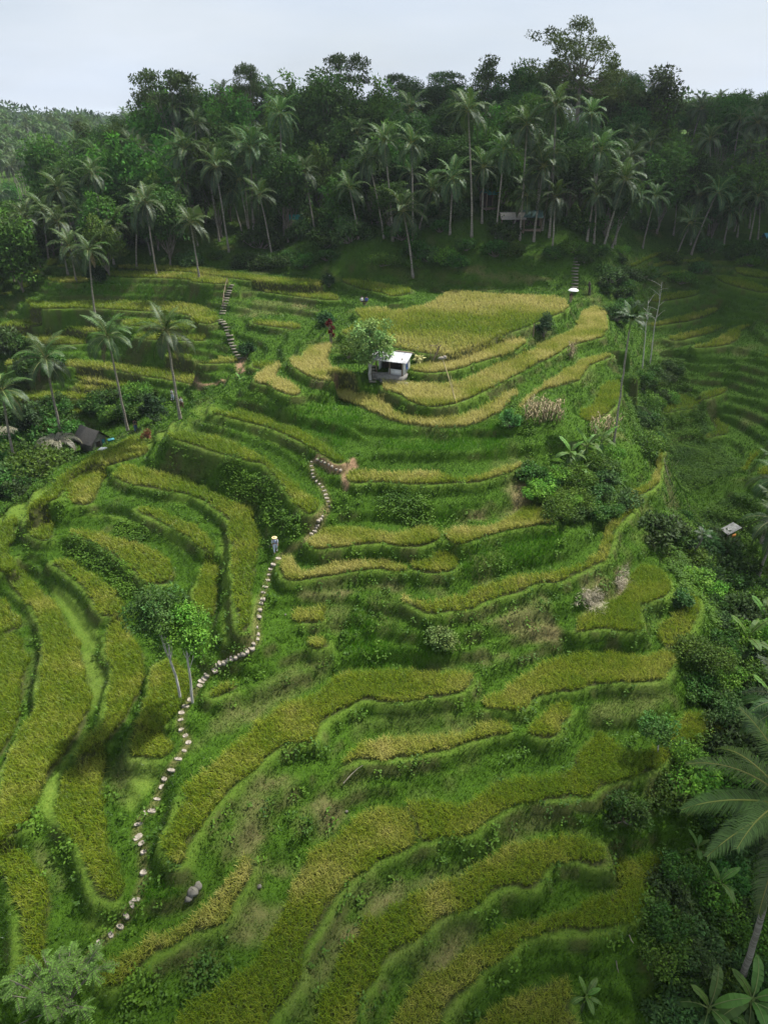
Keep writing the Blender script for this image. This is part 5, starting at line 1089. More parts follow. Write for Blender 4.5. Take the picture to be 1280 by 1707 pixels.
def dens(s, step_px):
    P = np.array(trace(s)); out = [P[0]]; acc = 0
    L = np.r_[0, np.cumsum(np.hypot(*np.diff(P, axis=0).T))]; t = 0; res = []
    while t < L[-1]: res.append((np.interp(t, L, P[:, 0]), np.interp(t, L, P[:, 1]))); t += step_px if np.isscalar(step_px) else np.interp(np.interp(t, L, P[:, 1]), step_px[0], step_px[1])
    return 'a1 ' + ' '.join('%.1f,%.1f' % (u * 4, (v - 440) * 4) for u, v in res)
stone_path(dens("b2 575,690 550,720 530,755 520,790 505,840 485,890 465,950 447,1020 437,1080 432,1120 432,1160 440,1200 432,1245 385,1275", 10.2), 'stones of the path below the walker', "pale square stone in the row running down from the straw hatted walker", .38)
stone_path(dens("b3 395,5 330,50 250,80 180,110 130,160 105,190 70,240 40,270", 7.2), 'stones of the curved path right of the tree pair', "pale stone in the closely laid curve right of the two pale stemmed trees", .46)
stone_path("a3 1270,350 1240,390 1215,435 1205,485 1212,545 1240,590 1255,635 1225,690 1185,745 1138,810 1100,875 1075,935 1052,1008 1010,1095 960,1110 920,1185 915,1265 a4 945,75 965,135 970,275 918,460 893,495 850,562 797,630 730,695 655,755", 'stones of the path beside the lawn', "pale square stepping stone in the row down the edge of the small lawn", .4)
stone_path(dens("b2 988,95 960,88 930,72 900,55 870,35 830,18 800,40 795,70 800,100 810,130 830,165 850,185 870,212 885,240 900,275 908,300 910,340", 6.8), 'stones of the zigzag path', "white stone in the hooked zigzag below the earth path fork", .33)
stone_path(dens("b2 870,405 845,430 835,455 828,480 820,500 795,520 780,525", 6.0), 'stones of the zigzag path', "white stone in the hooked zigzag below the earth path fork", .36)
# stone stairs: one thing each, every step a part
def stairs(s, n, wid, lab, name='stone_stairs'):
    uv = trace(s); L = np.r_[0, np.cumsum([math.dist(a, b) for a, b in zip(uv[:-1], uv[1:])])]; A = np.array(uv)
    P = np.array([put(np.interp(t, L, A[:, 0]), np.interp(t, L, A[:, 1])) for t in np.linspace(0, L[-1], n)]); root = tag(empty(name, tuple(P[0])), lab, 'stairs')
    for i in range(n):
        d = P[min(i + 1, n - 1)] - P[max(i - 1, 0)]; mb = MB(); mb.box((0, 0, 0), (wid * RNG.uniform(.9, 1.1), .42, .16)); me = mb.mesh('step', [M_STONE2], False)
        link('step', me, root, tuple(P[i] - P[0] + np.array([0, 0, .1])), (0, 0, math.atan2(d[1], d[0]) - math.pi / 2 + RNG.normal(0, .08)))
stairs("b1 185,380 210,400 235,430 250,480 265,525 285,570 305,605 325,632", 14, 1.0, "lower flight of pale stone steps crossing the left terraces")
stairs("b1 262,150 250,185 235,225 222,270 205,335", 12, .9, "upper flight of dark stone steps climbing to the forest, beside a rail")
stairs("c1 1265,180 1272,120 1268,60 d1 0,10 5,-30", 11, 1.1, "steep dark steps cut in the forest bank above the umbrella")
stairs("b1 1200,690 1210,720 1215,760 1205,790", 6, .8, "short stone steps up to the hut under the pale leaved tree")
M_WOOD = solid_mat('weathered_wood', (.12, .09, .06), (.28, .22, .16), 4, .85, .3, stretch=(1, 1, .3))
M_BAMBOO = solid_mat('dry_bamboo', (.42, .33, .16), (.60, .50, .28), 3, .6)
M_WHITEWALL = solid_mat('whitewashed_board', (.52, .53, .53), (.74, .74, .73), 2.2, .85, .15)
M_ROOFW = solid_mat('pale_sheet_roof', (.28, .285, .30), (.58, .59, .62), 1.3, .7, .1, stretch=(1, .3, 1))
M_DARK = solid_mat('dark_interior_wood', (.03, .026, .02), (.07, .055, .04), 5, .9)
M_BLUE = solid_mat('blue_cloth', (.03, .08, .32), (.05, .12, .42), 8, .8)
M_TEAL = solid_mat('teal_roof', (.0, .16, .14), (.01, .24, .2), 4, .6)
M_TEALB = solid_mat('bright_teal_paint', (.03, .16, .2), (.05, .22, .27), 4, .6)
M_THATCH = solid_mat('old_thatch', (.04, .038, .034), (.10, .095, .085), 6, .95, .5, stretch=(4, 1, 1))
M_GREYROOF = solid_mat('grey_tile_roof', (.16, .15, .13), (.26, .25, .22), 6, .9, .3)
def part(root, name, mat, fn, label=None, smooth=False):
    mb = MB(); fn(mb); o = link(name, mb.mesh(name, [mat], smooth), root)
    if label: o['label'] = label
    return o
# rail beside upper steps
P = [put(*p) for p in trace("b1 240,140 228,190 218,240 212,300")]; root = tag(empty('hand_rail', tuple(P[0])), "thin leaning hand rail beside the upper stone steps", 'rail')
Q = [p - P[0] for p in P]; part(root, 'rail', M_WOOD, lambda m: m.tube([q + np.array([0, 0, 1.]) for q in Q], .05, 5))
for q_ in Q: part(root, 'post', M_WOOD, lambda m: m.tube([q_ + np.array([0, 0, -.2]), q_ + np.array([0, 0, 1.05])], .05, 5))
# white hut on the hilltop: long side facing us, gable wall at right
hb = put(655, 618); hb[2] = 14.75
hut = tag(empty('field_hut', tuple(hb), R(-22)), "small white hut with a pale sheet roof and open front on the hilltop", 'hut')
W_, D_, Hh = 3.2, 2.1, 1.8
part(hut, 'platform', solid_mat('old_concrete', (.13, .125, .11), (.24, .23, .21), 3, .9), lambda m: (m.box((0, -.2, -.25), (W_ + .5, D_ + .9, .7)), m.box((.9, -1.9, -.45), (3.2, .5, .3))))
part(hut, 'back_wall', M_WHITEWALL, lambda m: m.box((0, D_ / 2, Hh / 2 + .1), (W_, .08, Hh)))
part(hut, 'gable_wall', M_WHITEWALL, lambda m: (m.box((W_ / 2, 0, Hh / 2 + .05), (.08, D_ - .1, Hh - .1)), m.add([(W_ / 2 - .04, -D_ / 2 + .05, Hh - .003), (W_ / 2 - .04, D_ / 2 - .05, Hh - .003), (W_ / 2 - .04, .25, Hh + .52), (W_ / 2 + .045, -D_ / 2 + .05, Hh - .003), (W_ / 2 + .045, D_ / 2 - .05, Hh - .003), (W_ / 2 + .045, .25, Hh + .52)], [(0, 1, 2), (3, 5, 4)], 3)))
part(hut, 'left_wall', M_WHITEWALL, lambda m: m.box((-W_ / 2, .5, .95), (.08, 1.5, 1.7)))
part(hut, 'counter', M_WHITEWALL, lambda m: m.box((.7, -D_ / 2 + .1, .42), (1.7, .1, .62)))
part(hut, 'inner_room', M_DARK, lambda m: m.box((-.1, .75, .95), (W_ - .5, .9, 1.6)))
for px_, py_ in ((-W_ / 2, -D_ / 2), (0, -D_ / 2), (W_ / 2 - .1, -D_ / 2 - .01), (-W_ / 2, D_ / 2 - .2)): part(hut, 'post', M_WOOD, lambda m: m.box((px_, py_, 1.05), (.11, .11, 2.1)))
def hroof(m):
    for y0, y1, z0, z1 in ((-D_ / 2 - .6, .25, Hh - .04, Hh + .60), (.25, D_ / 2 + .4, Hh + .60, Hh + .1)):
        n = 26; xs = np.linspace(-W_ / 2 - .6, W_ / 2 + .6, n); V = []
        for q_, (y, z) in enumerate(((y0, z0), (y1, z1))):
            for i, x in enumerate(xs): V.append((x, y, z + .025 * (i % 2)))
        m.add(V, [(i, i + 1, n + i + 1, n + i) for i in range(n - 1)], 4); V2 = [(x, y, z - .05) for x, y, z in V]; m.add(V2, [(i, n + i, n + i + 1, i + 1) for i in range(n - 1)], 4)
part(hut, 'roof', M_ROOFW, hroof)
part(hut, 'roof_ridge', M_WOOD, lambda m: m.box((.02, .28, Hh + .64), (W_ + 1.3, .16, .06)))
part(hut, 'eave_beam', M_WOOD, lambda m: m.box((0, -D_ / 2 - .02, Hh - .1), (W_ + .7, .1, .1)))
tag(link('blue_cloth', (lambda m: (m.box((0, 0, 0), (.05, .42, .75)), m.box((.03, .05, -.45), (.04, .3, .2)), m.mesh('blue_cloth', [M_BLUE], False))[2])(MB()), None, tuple(hb + np.array([W_ / 2 * math.cos(R(-22)) + .02, W_ / 2 * math.sin(R(-22)) - .08, 1.1])), (0, 0, R(-22))), "dark blue cloth hanging on the white hut's side wall", 'cloth')
# posts and the leaning bamboo pole
def pole(name, ub, vb, ut, vt, r, mat, lab, cat, extra=None, dy=.0):
    b = put(ub, vb); t_ = on_ray(ut, vt, b[1] + dy); root = tag(empty(name, tuple(b)), lab, cat); v = t_ - b
    part(root, 'shaft', mat, lambda m: m.tube([np.array([0, 0, -.2]), v * .5 + np.array([.03, 0, 0]), v], [r * 1.15, r, r * .75], 7)); 
    if extra: extra(root, v)
    return root
pole('bamboo_pole', 761, 672, 737, 597, .055, M_BAMBOO, "pale bamboo pole with a bundle at its top, leaning over the strips below the hut", 'pole', lambda r_, v: (part(r_, 'bundle', M_STONE, lambda m: (m.ball(v, (.42, .2, .15), jit=.2), m.ball(v + np.array([.25, 0, .15]), (.2, .15, .12), jit=.2))), part(r_, 'stay', M_BAMBOO, lambda m: m.tube([v * .62 + np.array([.3, 0, 0]), v * .18], .02, 4))), dy=1.2)
pole('forked_post', 722, 598, 734, 575, .08, M_WOOD, "crooked dark post at the lower edge of the hilltop field", 'post', lambda r_, v: part(r_, 'fork', M_WOOD, lambda m: m.tube([v * .6, v * .7 + np.array([-.3, 0, .3]), v + np.array([-.25, 0, .25])], [.05, .04, .03], 5)))
pole('field_post', 888, 562, 890, 540, .07, M_WOOD, "short grey post left of the dark upright shrub", 'post')
pole('dark_stump', 982, 492, 982, 470, .2, M_DARK, "dark upright stump at the field corner below the forest bank", 'stump', lambda r_, v: part(r_, 'knot', M_DARK, lambda m: m.ball(v * .8, .24, jit=.15)))
fr = put(723, 604); root = tag(empty('bamboo_stand', tuple(fr)), "small square bamboo frame standing at the field edge by the pole", 'frame')
for sx in (-.4, .4): part(root, 'upright', M_WOOD, lambda m: m.tube([(sx, .2, -.1), (sx, .2, 1.9)], .03, 5))
part(root, 'crossbar', M_WOOD, lambda m: m.tube([(-.5, .2, 1.85), (.5, .2, 1.85)], .03, 5))
rb = put(698, 602); mb = MB(); clump(mb, np.array([0, 0, .4]), .4, 70, .5, (.35, .33, .15)); tag(link('straw_bundle', mb.mesh('straw_bundle', [M_LEAF], False), None, tuple(rb)), "small pale straw bundle between the hut and the crooked post", 'straw')
# fallen sticks
for i, (s, lab) in enumerate([("b3 1010,925 1060,870 1110,825 1140,815", "long pale dead branch lying on the grass at the hill's middle"), ("d2 580,30 600,120 630,215 655,250", "thin pale pole lying down the lip of the right gully"), ("d2 745,345 790,400 840,440", "pale bamboo stick in the right gully"), ("d2 655,75 680,45 705,15", "short stick on the gully terraces"), ("d4 345,710 360,740 375,765", "short dead stick on the lowest bank"), ("d4 258,880 265,920 275,960", "dead twig beside the small young banana plant")]):
    P = np.array([put(*p) for p in trace(s)]) + [0, 0, .3]; mb = MB(); mb.tube(P, np.linspace(.035, .015, len(P)), 5); tag(link('fallen_branch', mb.mesh('fallen_branch', [M_BARK])), lab, 'branch')
# curved dead palm in the right gully
b = put(1147, 928); t_ = on_ray(1170, 892, b[1]); root = tag(empty('stunted_palm', tuple(b)), "small crooked dark palm leaning out of the right gully", 'palm'); v = t_ - b
part(root, 'trunk', M_BARK, lambda m: m.tube([(0, 0, -.1), v * .35 + np.array([.25, 0, -.1]), v * .75 + np.array([.25, 0, 0]), v], [.11, .09, .08, .07], 7), smooth=True)
for i in range(8): link('frond', FA[1 + i % 2], root, v, (0, 0, i * .8)).scale = (.55,) * 3
# white dead straw on the bank
for i, (s, lab) in enumerate([("d2 0,960 60,900 150,910 170,960 120,1000 40,1010", "heap of bleached dead straw on the bank beside the green and gold plot"), ("d2 280,780 330,770 340,880 300,920 270,850", "streak of bleached straw down the right shoulder bank"), ("d2 120,1020 170,1010 160,1050 125,1060", "small tuft of bleached straw below the straw heap")]):
    A = np.array(trace(s)); mb = MB(); C = A.mean(0); c0 = put(*C); n = 0
    for _ in range(60):
        u, v_ = A[RNG.integers(len(A))] * .5 + A[RNG.integers(len(A))] * .3 + C * .2 + RNG.normal(0, 4., 2); p = put(u, v_) - c0
        k = 12; d = unit(RNG.normal(0, 1, (k, 3)) * [1, 1, .5] + [0, -.3, -.2]); leaves(mb, p + RNG.normal(0, .12, (k, 3)) + [0, 0, .2], d, RNG.normal(0, 1, (k, 3)) + [0, 0, 1], RNG.uniform(.3, .6, k), RNG.uniform(.02, .045, k), (.36, .33, .24) * RNG.uniform(.7, 1.2, (k, 1)))
    tag(link('dead_straw', mb.mesh('dead_straw', [M_LEAF], False), None, tuple(c0)), lab, 'straw')
# rocks
M_ROCK = solid_mat('grey_rock', (.07, .068, .055), (.18, .17, .145), 2.5, .95, .6)
for i, (u, v, r, lab) in enumerate([(322, 1488, .36, "pale grey rock in the bank above the pale rice strip, largest of three"), (316, 1500, .26, "pale grey rock in the bank, lower left of the largest"), (330, 1478, .3, "pale grey rock in the bank, right of the largest"), (432, 1480, .17, "small grey stone on the dry fallow step"), (578, 1354, .12, "tiny white stone on the big dry patch"), (476, 1025, .1, "tiny white stone by the square rice patch")]):
    mb = MB(); mb.ball((0, 0, r * .2), (r, r * .8, r * .6), seg=12, rings=9, jit=.12); tag(link('rock', mb.mesh('rock', [M_ROCK]), None, tuple(put(u, v)), (0, 0, i)), lab, 'rock')
# thatched hut in the left gully: roof facing us, pale wall at right
tb = put(158, 748); th = tag(empty('thatched_hut', tuple(tb), R(-34)), "small old thatched hut with a dark sagging roof in the left gully", 'hut'); th.scale = (.8, .8, .85)
part(th, 'wall', solid_mat('mud_wall', (.17, .16, .145), (.30, .28, .25), 3, .95, .3), lambda m: (m.box((0, 0, .9), (3.6, 2.4, 2.2)), m.add([(1.8, -1.2, 2.0), (1.8, 1.2, 2.0), (1.8, 0, 3.0)], [(0, 1, 2)], 3), m.add([(-1.8, -1.2, 2.0), (-1.8, 1.2, 2.0), (-1.8, 0, 3.0)], [(0, 2, 1)], 3)))
def troof(m):
    for sgn in (-1, 1):
        nx, nr = 24, 9
        V = np.array([(x, sgn * (r_ * 1.85), 3.35 - r_ * 1.75 + .05 * ((i * 7 + k * 3) % 5) / 5 + .03 * (r_ > 0)) for k, r_ in enumerate(np.linspace(0, 1, nr)) for i, x in enumerate(np.linspace(-2.35, 2.35, nx))]); V[:, 2] -= .12 * np.cos(V[:, 0] / 2.35 * 1.4)
        Fq = [(k * nx + i, k * nx + i + 1, (k + 1) * nx + i + 1, (k + 1) * nx + i) for k in range(nr - 1) for i in range(nx - 1)]
        m.add(V, Fq, 4); m.add(V - [0, 0, .16], Fq, 4)
part(th, 'roof', M_THATCH, troof)
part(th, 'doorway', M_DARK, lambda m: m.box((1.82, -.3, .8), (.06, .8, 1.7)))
part(th, 'side_panel', M_TEALB, lambda m: m.box((1.9, .65, 1.2), (.08, .5, 1.1)), 'teal painted side panel')
for i, (u, v, c, lab) in enumerate([(186, 736, M_TEALB, "light blue cloth laid beside the thatched hut"), (172, 752, M_WHITEWALL, "white cloth heap at the corner of the thatched hut")]):
    mb = MB(); mb.ball((0, 0, .15), (.5, .3, .16), jit=.25, seg=12); tag(link('cloth_heap', mb.mesh('cloth_heap', [c]), None, tuple(put(u, v) + np.array([0, 0, .1])), (0, 0, .5)), lab, 'cloth')
# sheds at the forest edge
def shed(u, v, w_, d_, h_, mat, lab, rz=0., wall=None, open_=True):
    b = put(u, v); r_ = tag(empty('forest_shed', tuple(b), rz), lab, 'shed', 'sheds under the forest trees')
    for sx in (-1, 1):
        for sy in (-1, 1): part(r_, 'post', M_WOOD, lambda m: m.box((sx * w_ * .45, sy * d_ * .42, h_ / 2 - .1), (.14, .14, h_ + .2)))
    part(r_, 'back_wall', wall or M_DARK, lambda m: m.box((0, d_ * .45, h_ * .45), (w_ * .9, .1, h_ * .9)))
    part(r_, 'roof', mat, lambda m: (m.add([(-w_ / 2, -d_ * .65, h_ - .25), (w_ / 2, -d_ * .65, h_ - .25), (w_ / 2, 0, h_ + .65), (-w_ / 2, 0, h_ + .65)], [(0, 1, 2, 3)], 4), m.add([(-w_ / 2, d_ * .65, h_ - .25), (w_ / 2, d_ * .65, h_ - .25), (w_ / 2, 0, h_ + .65), (-w_ / 2, 0, h_ + .65)], [(1, 0, 3, 2)], 4), m.box((0, 0, h_ + .66), (w_ + .1, .2, .08))))
    part(r_, 'floor', M_WOOD, lambda m: m.box((0, 0, .05), (w_ * .95, d_ * .9, .2)))
    return r_
shed(815, 348, 2.6, 2.4, 2.6, M_TEAL, "shed with a teal roof, half hidden between trunks above the field", .4)
shed(851, 386, 4.2, 2.6, 2.3, M_GREYROOF, "shed with a grey roof under the palms above the field", .05)
shed(884, 384, 3.4, 2.8, 2.4, solid_mat('dark_teal_roof', (.02, .06, .055), (.03, .09, .08), 4, .8), "shed with a dark teal roof right of the grey roofed shed", -.1)
shed(494, 382, 2.8, 2.2, 1.9, M_TEAL, "low shed with a small teal roof in the shade of the left forest", .1)
shed(1275, 408, 1.8, 1.6, 1.5, M_TEALB, "tiny bright teal roofed shelter at the right edge on the far terrace", .2)
# pale sheet on sticks, right gully
b = put(1213, 895); r_ = tag(empty('field_shelter', tuple(b), .5), "grey ragged sheet shelter with an orange board in the right gully", 'shelter')
part(r_, 'sheet', solid_mat('grey_sheet', (.13, .135, .13), (.27, .275, .26), 4, .7), lambda m: m.add([(-1.1, -.6, .9), (1.2, -.5, 1.1), (1.1, .6, 1.25), (-1., .5, 1.05), (-1.1, -.6, .86), (1.2, -.5, 1.06), (1.1, .6, 1.21), (-1., .5, 1.01)], [(0, 1, 2, 3), (7, 6, 5, 4), (0, 4, 5, 1), (2, 6, 7, 3)], 4))
part(r_, 'board', solid_mat('orange_board', (.42, .17, .03), (.5, .22, .05), 5, .7), lambda m: m.box((-.2, -.65, .55), (.7, .06, .35)))
for sx, sy in ((-1, -.5), (1.1, -.4), (1, .5), (-.9, .4)): part(r_, 'leg', M_WOOD, lambda m: m.tube([(sx, sy, -.2), (sx, sy, 1.05)], .035, 5))
# ------------------------------------------------------------------ people
def cloth(name, c, c2=None): return solid_mat(name, c, c2 or c, 9, .9)
M_SKIN = cloth('skin', (.26, .15, .10)); M_HAIR = cloth('hair', (.012, .01, .009)); M_STRAW = solid_mat('straw_hat', (.55, .42, .2), (.68, .55, .3), 14, .9)
def skin_body(joints, edges, radii, mats_z, name, root):
    """one continuous skinned figure; materials by region function"""
    me = bpy.data.meshes.new(name); me.from_pydata(joints, edges, []); o = link(name, me, root)
    md = o.modifiers.new('skin', 'SKIN'); md.use_smooth_shade = True
    for i, r_ in enumerate(radii):
        sv = me.skin_vertices[0].data[i]; sv.radius = (r_, r_); sv.use_root = (i == 0)
    sd = o.modifiers.new('sub', 'SUBSURF'); sd.levels = 1; sd.render_levels = 2
    return o
def person(u, v, rz, lab, top, legs, hat=None, pose='walk', hair=M_HAIR, ground=None, long_hair=False, seed=0, bag=False, h=1.68, sitting=False):
    b = put(u, v) if ground is None else ground; root = tag(empty('person', tuple(b), rz), lab, 'person')
    k = h / 1.68; st = .16 if pose == 'walk' else .04
    drop = .42 if sitting else 0
    J = [(0, 0, .92 - drop), (0, 0, 1.12 - drop), (0, .01, 1.34 - drop), (0, .01, 1.42 - drop), (0, -.01, 1.53 - drop), (0, 0, 1.62 - drop),            # pelvis..crown of head
         (-.19, 0, 1.37 - drop), (-.25, .03, 1.12 - drop), (-.27, -.08, .90 - drop), (.19, 0, 1.37 - drop), (.25, -.01, 1.12 - drop), (.24, -.14, .93 - drop)]
    if sitting: J += [(-.1, 0, .48), (-.13, -.42, .5), (-.13, -.46, .08), (-.13, -.62, .03), (.1, 0, .48), (.13, -.42, .5), (.13, -.44, .08), (.13, -.6, .03)]
    else: J += [(-.1, 0, .88), (-.11, -st * .6, .5), (-.11, -st * .4, .08), (-.12, -st * .4 - .16, .03), (.1, 0, .88), (.11, st * .2, .5), (.11, st * 1.2, .1), (.12, st * 1.2 - .15, .04)]
    J = [tuple(np.array(j) * k) for j in J]
    E = [(0, 1), (1, 2), (2, 3), (3, 4), (4, 5), (2, 6), (6, 7), (7, 8), (2, 9), (9, 10), (10, 11), (0, 12), (12, 13), (13, 14), (14, 15), (0, 16), (16, 17), (17, 18), (18, 19)]
    Rr = [.145, .135, .15, .06, .095, .085, .07, .047, .036, .07, .047, .036, .1, .072, .045, .035, .1, .072, .045, .035]
    body = skin_body(J, E, [r_ * k for r_ in Rr], None, 'body', root); body.data.materials.append(M_SKIN)
    z = lambda q_: (q_ - drop) * k
    # clothing as fitted shells
    def shirt(m):
        for zz, rx, ry in ((0, 0, 0),): pass
        rows = [(.93, .165, .125), (1.05, .16, .12), (1.2, .175, .125), (1.33, .205, .13), (1.40, .15, .10), (1.435, .07, .07)]; n = 14; V = [(rx * k * math.cos(a), ry * k * math.sin(a), z(h_)) for h_, rx, ry in rows for a in np.linspace(0, 2 * np.pi, n, endpoint=False)]
        m.add(V, [(i * n + j, i * n + (j + 1) % n, (i + 1) * n + (j + 1) % n, (i + 1) * n + j) for i in range(len(rows) - 1) for j in range(n)], 4)
        for a, b_, c_ in ((6, 7, 8), (9, 10, 11)): m.tube([np.array(J[a]) + [0, 0, .02 * k], J[b_], np.array(J[b_]) * .5 + np.array(J[c_]) * .5], [.085 * k, .066 * k, .056 * k], 9)
    part(root, 'shirt', top, shirt, smooth=True)
    def trousers(m):
        hip = np.array([0, 0, .95 * k - drop * k]); m.tube([hip + [0, 0, .02], hip - [0, 0, .06], hip - [0, 0, .12]], [.17 * k, .175 * k, .14 * k], 12)
        for a, b_, c_ in ((12, 13, 14), (16, 17, 18)): m.tube([np.array(J[a]) + [0, 0, .02], np.array(J[b_]), np.array(J[c_]) + [0, 0, .04]], [.115 * k, .092 * k, .08 * k], 10)
    part(root, 'trousers', legs, trousers, smooth=True)
    part(root, 'hair', hair, lambda m: (m.ball((0, .015 * k, z(1.60)), (.098 * k, .108 * k, .1 * k), seg=12, rings=8), m.ball((0, .07 * k, z(1.5 if not long_hair else 1.42)), (.08 * k, .05 * k, (.08 if not long_hair else .18) * k), seg=10)), smooth=True)
    def face(m):
        m.ball((0, -.1 * k, z(1.535)), (.016 * k, .026 * k, .028 * k), seg=7, rings=5)
        for s_ in (-1, 1): m.ball((s_ * .098 * k, .0, z(1.545)), (.016 * k, .026 * k, .032 * k), seg=7, rings=5)
    part(root, 'nose_and_ears', M_SKIN, face, smooth=True)
    def eyes(m):
        for s_ in (-1, 1): m.ball((s_ * .035 * k, -.094 * k, z(1.56)), (.014 * k, .008 * k, .008 * k), seg=7, rings=5)
        m.box((0, -.1 * k, z(1.487)), (.045 * k, .012 * k, .009 * k))
    part(root, 'eyes_and_mouth', cloth('face_dark', (.05, .02, .018)), eyes)
    for side, (jw, je) in (('l', (8, 7)), ('r', (11, 10))):
        w_ = np.array(J[jw]); d = unit(w_ - np.array(J[je])); sx = -1 if side == 'l' else 1
        def hand(m):
            m.tube([w_ - d * .01, w_ + d * .05 * k, w_ + d * .095 * k], [.03 * k, .04 * k, .036 * k], 8)
            for f in range(4):
                o = np.array([.0, (f - 1.5) * .018 * k, 0]); L_ = (.07, .08, .076, .06)[f] * k; a = w_ + d * .09 * k + o; m.tube([a, a + d * L_ * .5 + [-sx * .006, 0, 0], a + d * L_ + [-sx * .025, 0, 0]], [.0095 * k, .009 * k, .007 * k], 5)
            a = w_ + d * .03 * k + np.array([0, -.035 * k, 0]); m.tube([a, a + d * .03 * k + [0, -.02, 0], a + d * .06 * k + [0, -.025, 0]], [.012 * k, .011 * k, .008 * k], 5)
        part(root, 'hand', M_SKIN, hand, smooth=True)
    for j in (15, 19):
        a = np.array(J[j]); part(root, 'shoe', M_DARK if not sitting else M_WOOD, lambda m: m.ball(a + [0, .05, .0], (.05, .13, .045), seg=9, rings=6), smooth=True)
    if hat == 'straw': part(root, 'hat', M_STRAW, lambda m: (m.tube([(0, 0, z(1.60)), (0, 0, z(1.615))], [.24 * k, .22 * k], 16), m.ball((0, 0, z(1.64)), (.115 * k, .125 * k, .09 * k), seg=12)), smooth=True)
    if hat == 'cone': part(root, 'hat', M_STRAW, lambda m: m.tube([(0, 0, z(1.6)), (0, 0, z(1.7)), (0, 0, z(1.78))], [.26 * k, .13 * k, .01], 16))
    if bag: part(root, 'sash', M_BLUE, lambda m: m.tube([(-.12 * k, -.13 * k, z(1.38)), (.05 * k, -.15 * k, z(1.15)), (.17 * k, -.05 * k, z(.98))], .02 * k, 5))
    return root
M_WHITE = cloth('white_cotton', (.66, .66, .66), (.76, .76, .77)); M_GREYB = cloth('pale_blue_grey_cotton', (.42, .47, .58), (.55, .6, .7)); M_BLACK = cloth('black_cotton', (.015, .015, .018)); M_TAN = cloth('tan_cotton', (.32, .24, .17)); M_JEAN = cloth('denim', (.06, .09, .18), (.09, .13, .24)); M_BROWN = cloth('brown_cotton', (.10, .05, .035))
person(460, 922, 0.25, "person in pale blue grey clothes and a straw hat, walking down the stone path", M_GREYB, M_GREYB, 'straw', bag=True, h=1.58)
person(289, 668, 2.4, "white shirted person on the path behind the palm on the left brow", M_WHITE, M_GREYB, seed=1)
person(304, 682, 2.6, "person in white shirt and brown shorts right of the palm on the left brow", M_WHITE, M_BROWN, long_hair=True, seed=2)
person(549, 474, 1.4, "person in white standing at the dark foot of the forest", M_WHITE, M_WHITE, seed=3)
person(603, 508, .8, "person in white seated at the back edge of the hilltop, left of two", M_WHITE, M_BLACK, sitting=True, seed=4)
person(611, 508, -.6, "person in bright blue seated at the back edge of the hilltop, right of two", M_BLUE, M_BLACK, sitting=True, seed=5)
person(228, 720, .5, "person in dark clothes standing beside the palm foot near the thatched hut", M_BLACK, M_JEAN, seed=6)
pu = person(950, 505, .3, "person in dark clothes standing under a white umbrella at the field corner", M_BLACK, M_TAN, seed=7, pose='stand')
ub_ = put(950, 505); um = tag(empty('umbrella', tuple(ub_ + np.array([.2, -.15, 0]))), "white umbrella held over the person at the field corner", 'umbrella')
part(um, 'canopy', M_WHITE, lambda m: m.tube([(0, 0, 1.85), (0, 0, 2.0), (0, 0, 2.14), (0, 0, 2.2)], [.78, .66, .36, .02], 16, cap=False), smooth=True)
part(um, 'shaft', M_BLACK, lambda m: m.tube([(0, 0, 1.0), (0, 0, 2.25)], .014, 5)); part(um, 'handle', M_WOOD, lambda m: m.tube([(0, 0, .9), (0, 0, 1.02)], .022, 6))
# reddish shrub on the left brow
b = put(246, 733); root = tag(empty('red_shrub', tuple(b)), "small red brown leaved shrub on the grassy left brow", 'shrub'); mb, ms = MB(), MB()
for k_i in range(10): clump(mb, np.array([RNG.normal(0, .22), RNG.normal(0, .22), RNG.uniform(.3, 1.0)]), .28, 40, .2, (.13, .05, .025))
ms.tube([(0, 0, -.1), (.03, 0, .4), (0, .05, .8)], [.04, .03, .02], 5); link('stem', ms.mesh('stem', [M_BARK]), root); link('foliage', mb.mesh('foliage', [M_LEAF], False), root)
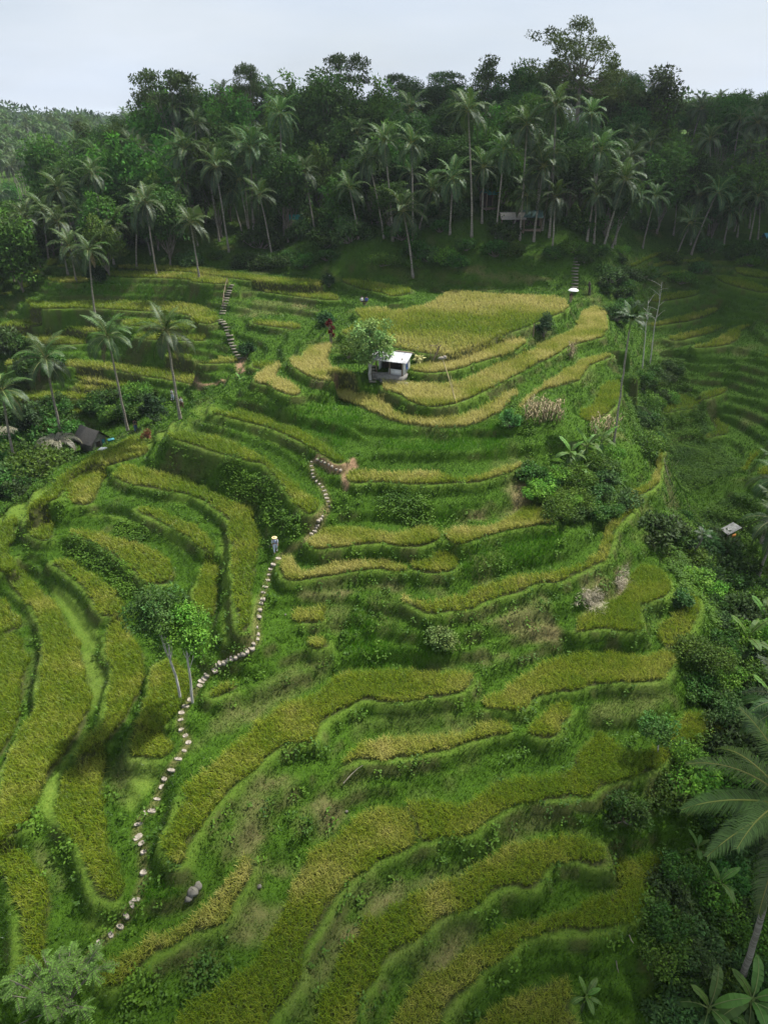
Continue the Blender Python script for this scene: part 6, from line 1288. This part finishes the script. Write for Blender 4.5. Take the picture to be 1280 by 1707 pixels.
# ------------------------------------------------------------------ unseen clouds that shade the forest and the gully, one added for the foot, and the hazy air
def cloud_mat():
    m, n, out = new_mat('thin_cloud'); d = n.nodes.new("ShaderNodeBsdfDiffuse"); d.inputs[0].default_value = (.9, .9, .92, 1); t = n.nodes.new("ShaderNodeBsdfTranslucent"); t.inputs[0].default_value = (.9, .9, .92, 1); tr = n.nodes.new("ShaderNodeBsdfTransparent")
    a = n.nodes.new("ShaderNodeMixShader"); b = n.nodes.new("ShaderNodeMixShader"); n.links.new(d.outputs[0], a.inputs[1]); n.links.new(t.outputs[0], a.inputs[2]); a.inputs[0].default_value = .5
    b.inputs[0].default_value = .76; n.links.new(a.outputs[0], b.inputs[1]); n.links.new(tr.outputs[0], b.inputs[2]); n.links.new(b.outputs[0], out.inputs[0]); return m
M_CLOUD = cloud_mat(); CLOUD_Z = 420.0
def cloud(puffs, lab):
    """puffs: (x, y on the ground shaded, radius x, radius y)"""
    mb = MB(); rg = np.random.default_rng(len(puffs)); k = (CLOUD_Z) / SUN_DIR.z
    for x, y, rx, ry in puffs: mb.ball((x + SUN_DIR.x * k, y + SUN_DIR.y * k, CLOUD_Z + rg.uniform(-8, 20)), (rx, ry, 14), seg=28, rings=15, jit=.05)
    tag(link('cloud', mb.mesh('cloud', [M_CLOUD])), lab, 'cloud', 'passing clouds', 'stuff')
cloud([(20, 185, 120, 70), (60, 170, 90, 62), (-22, 192, 56, 48), (120, 190, 110, 90)], "thin cloud shading the forest")
cloud([(84, 75, 42, 60), (95, 60, 45, 60), (75, 30, 42, 35), (95, 110, 60, 40)], "thin cloud shading the right gully")
cloud([(24, 2, 60, 24), (16, -2, 60, 20), (50, 14, 40, 30)], "added unseen cloud dimming the foot of the hill")  # added out of view to darken the lower foreground
mb = MB(); mb.box((0, 2600, 29), (7600, 6400, 88)); hm, hn, ho = new_mat('hazy_air')
pv = hn.nodes.new("ShaderNodeVolumePrincipled"); pv.inputs['Color'].default_value = (.80, .88, 1, 1); pv.inputs['Density'].default_value = .00013; pv.inputs['Anisotropy'].default_value = .2
hn.links.new(pv.outputs[0], ho.inputs['Volume'])
tag(link('haze', mb.mesh('haze', [hm], False)), "pale tropical haze thickening towards the horizon", 'haze', kind='stuff')
SC.render.resolution_x = 767; SC.render.resolution_y = 1024
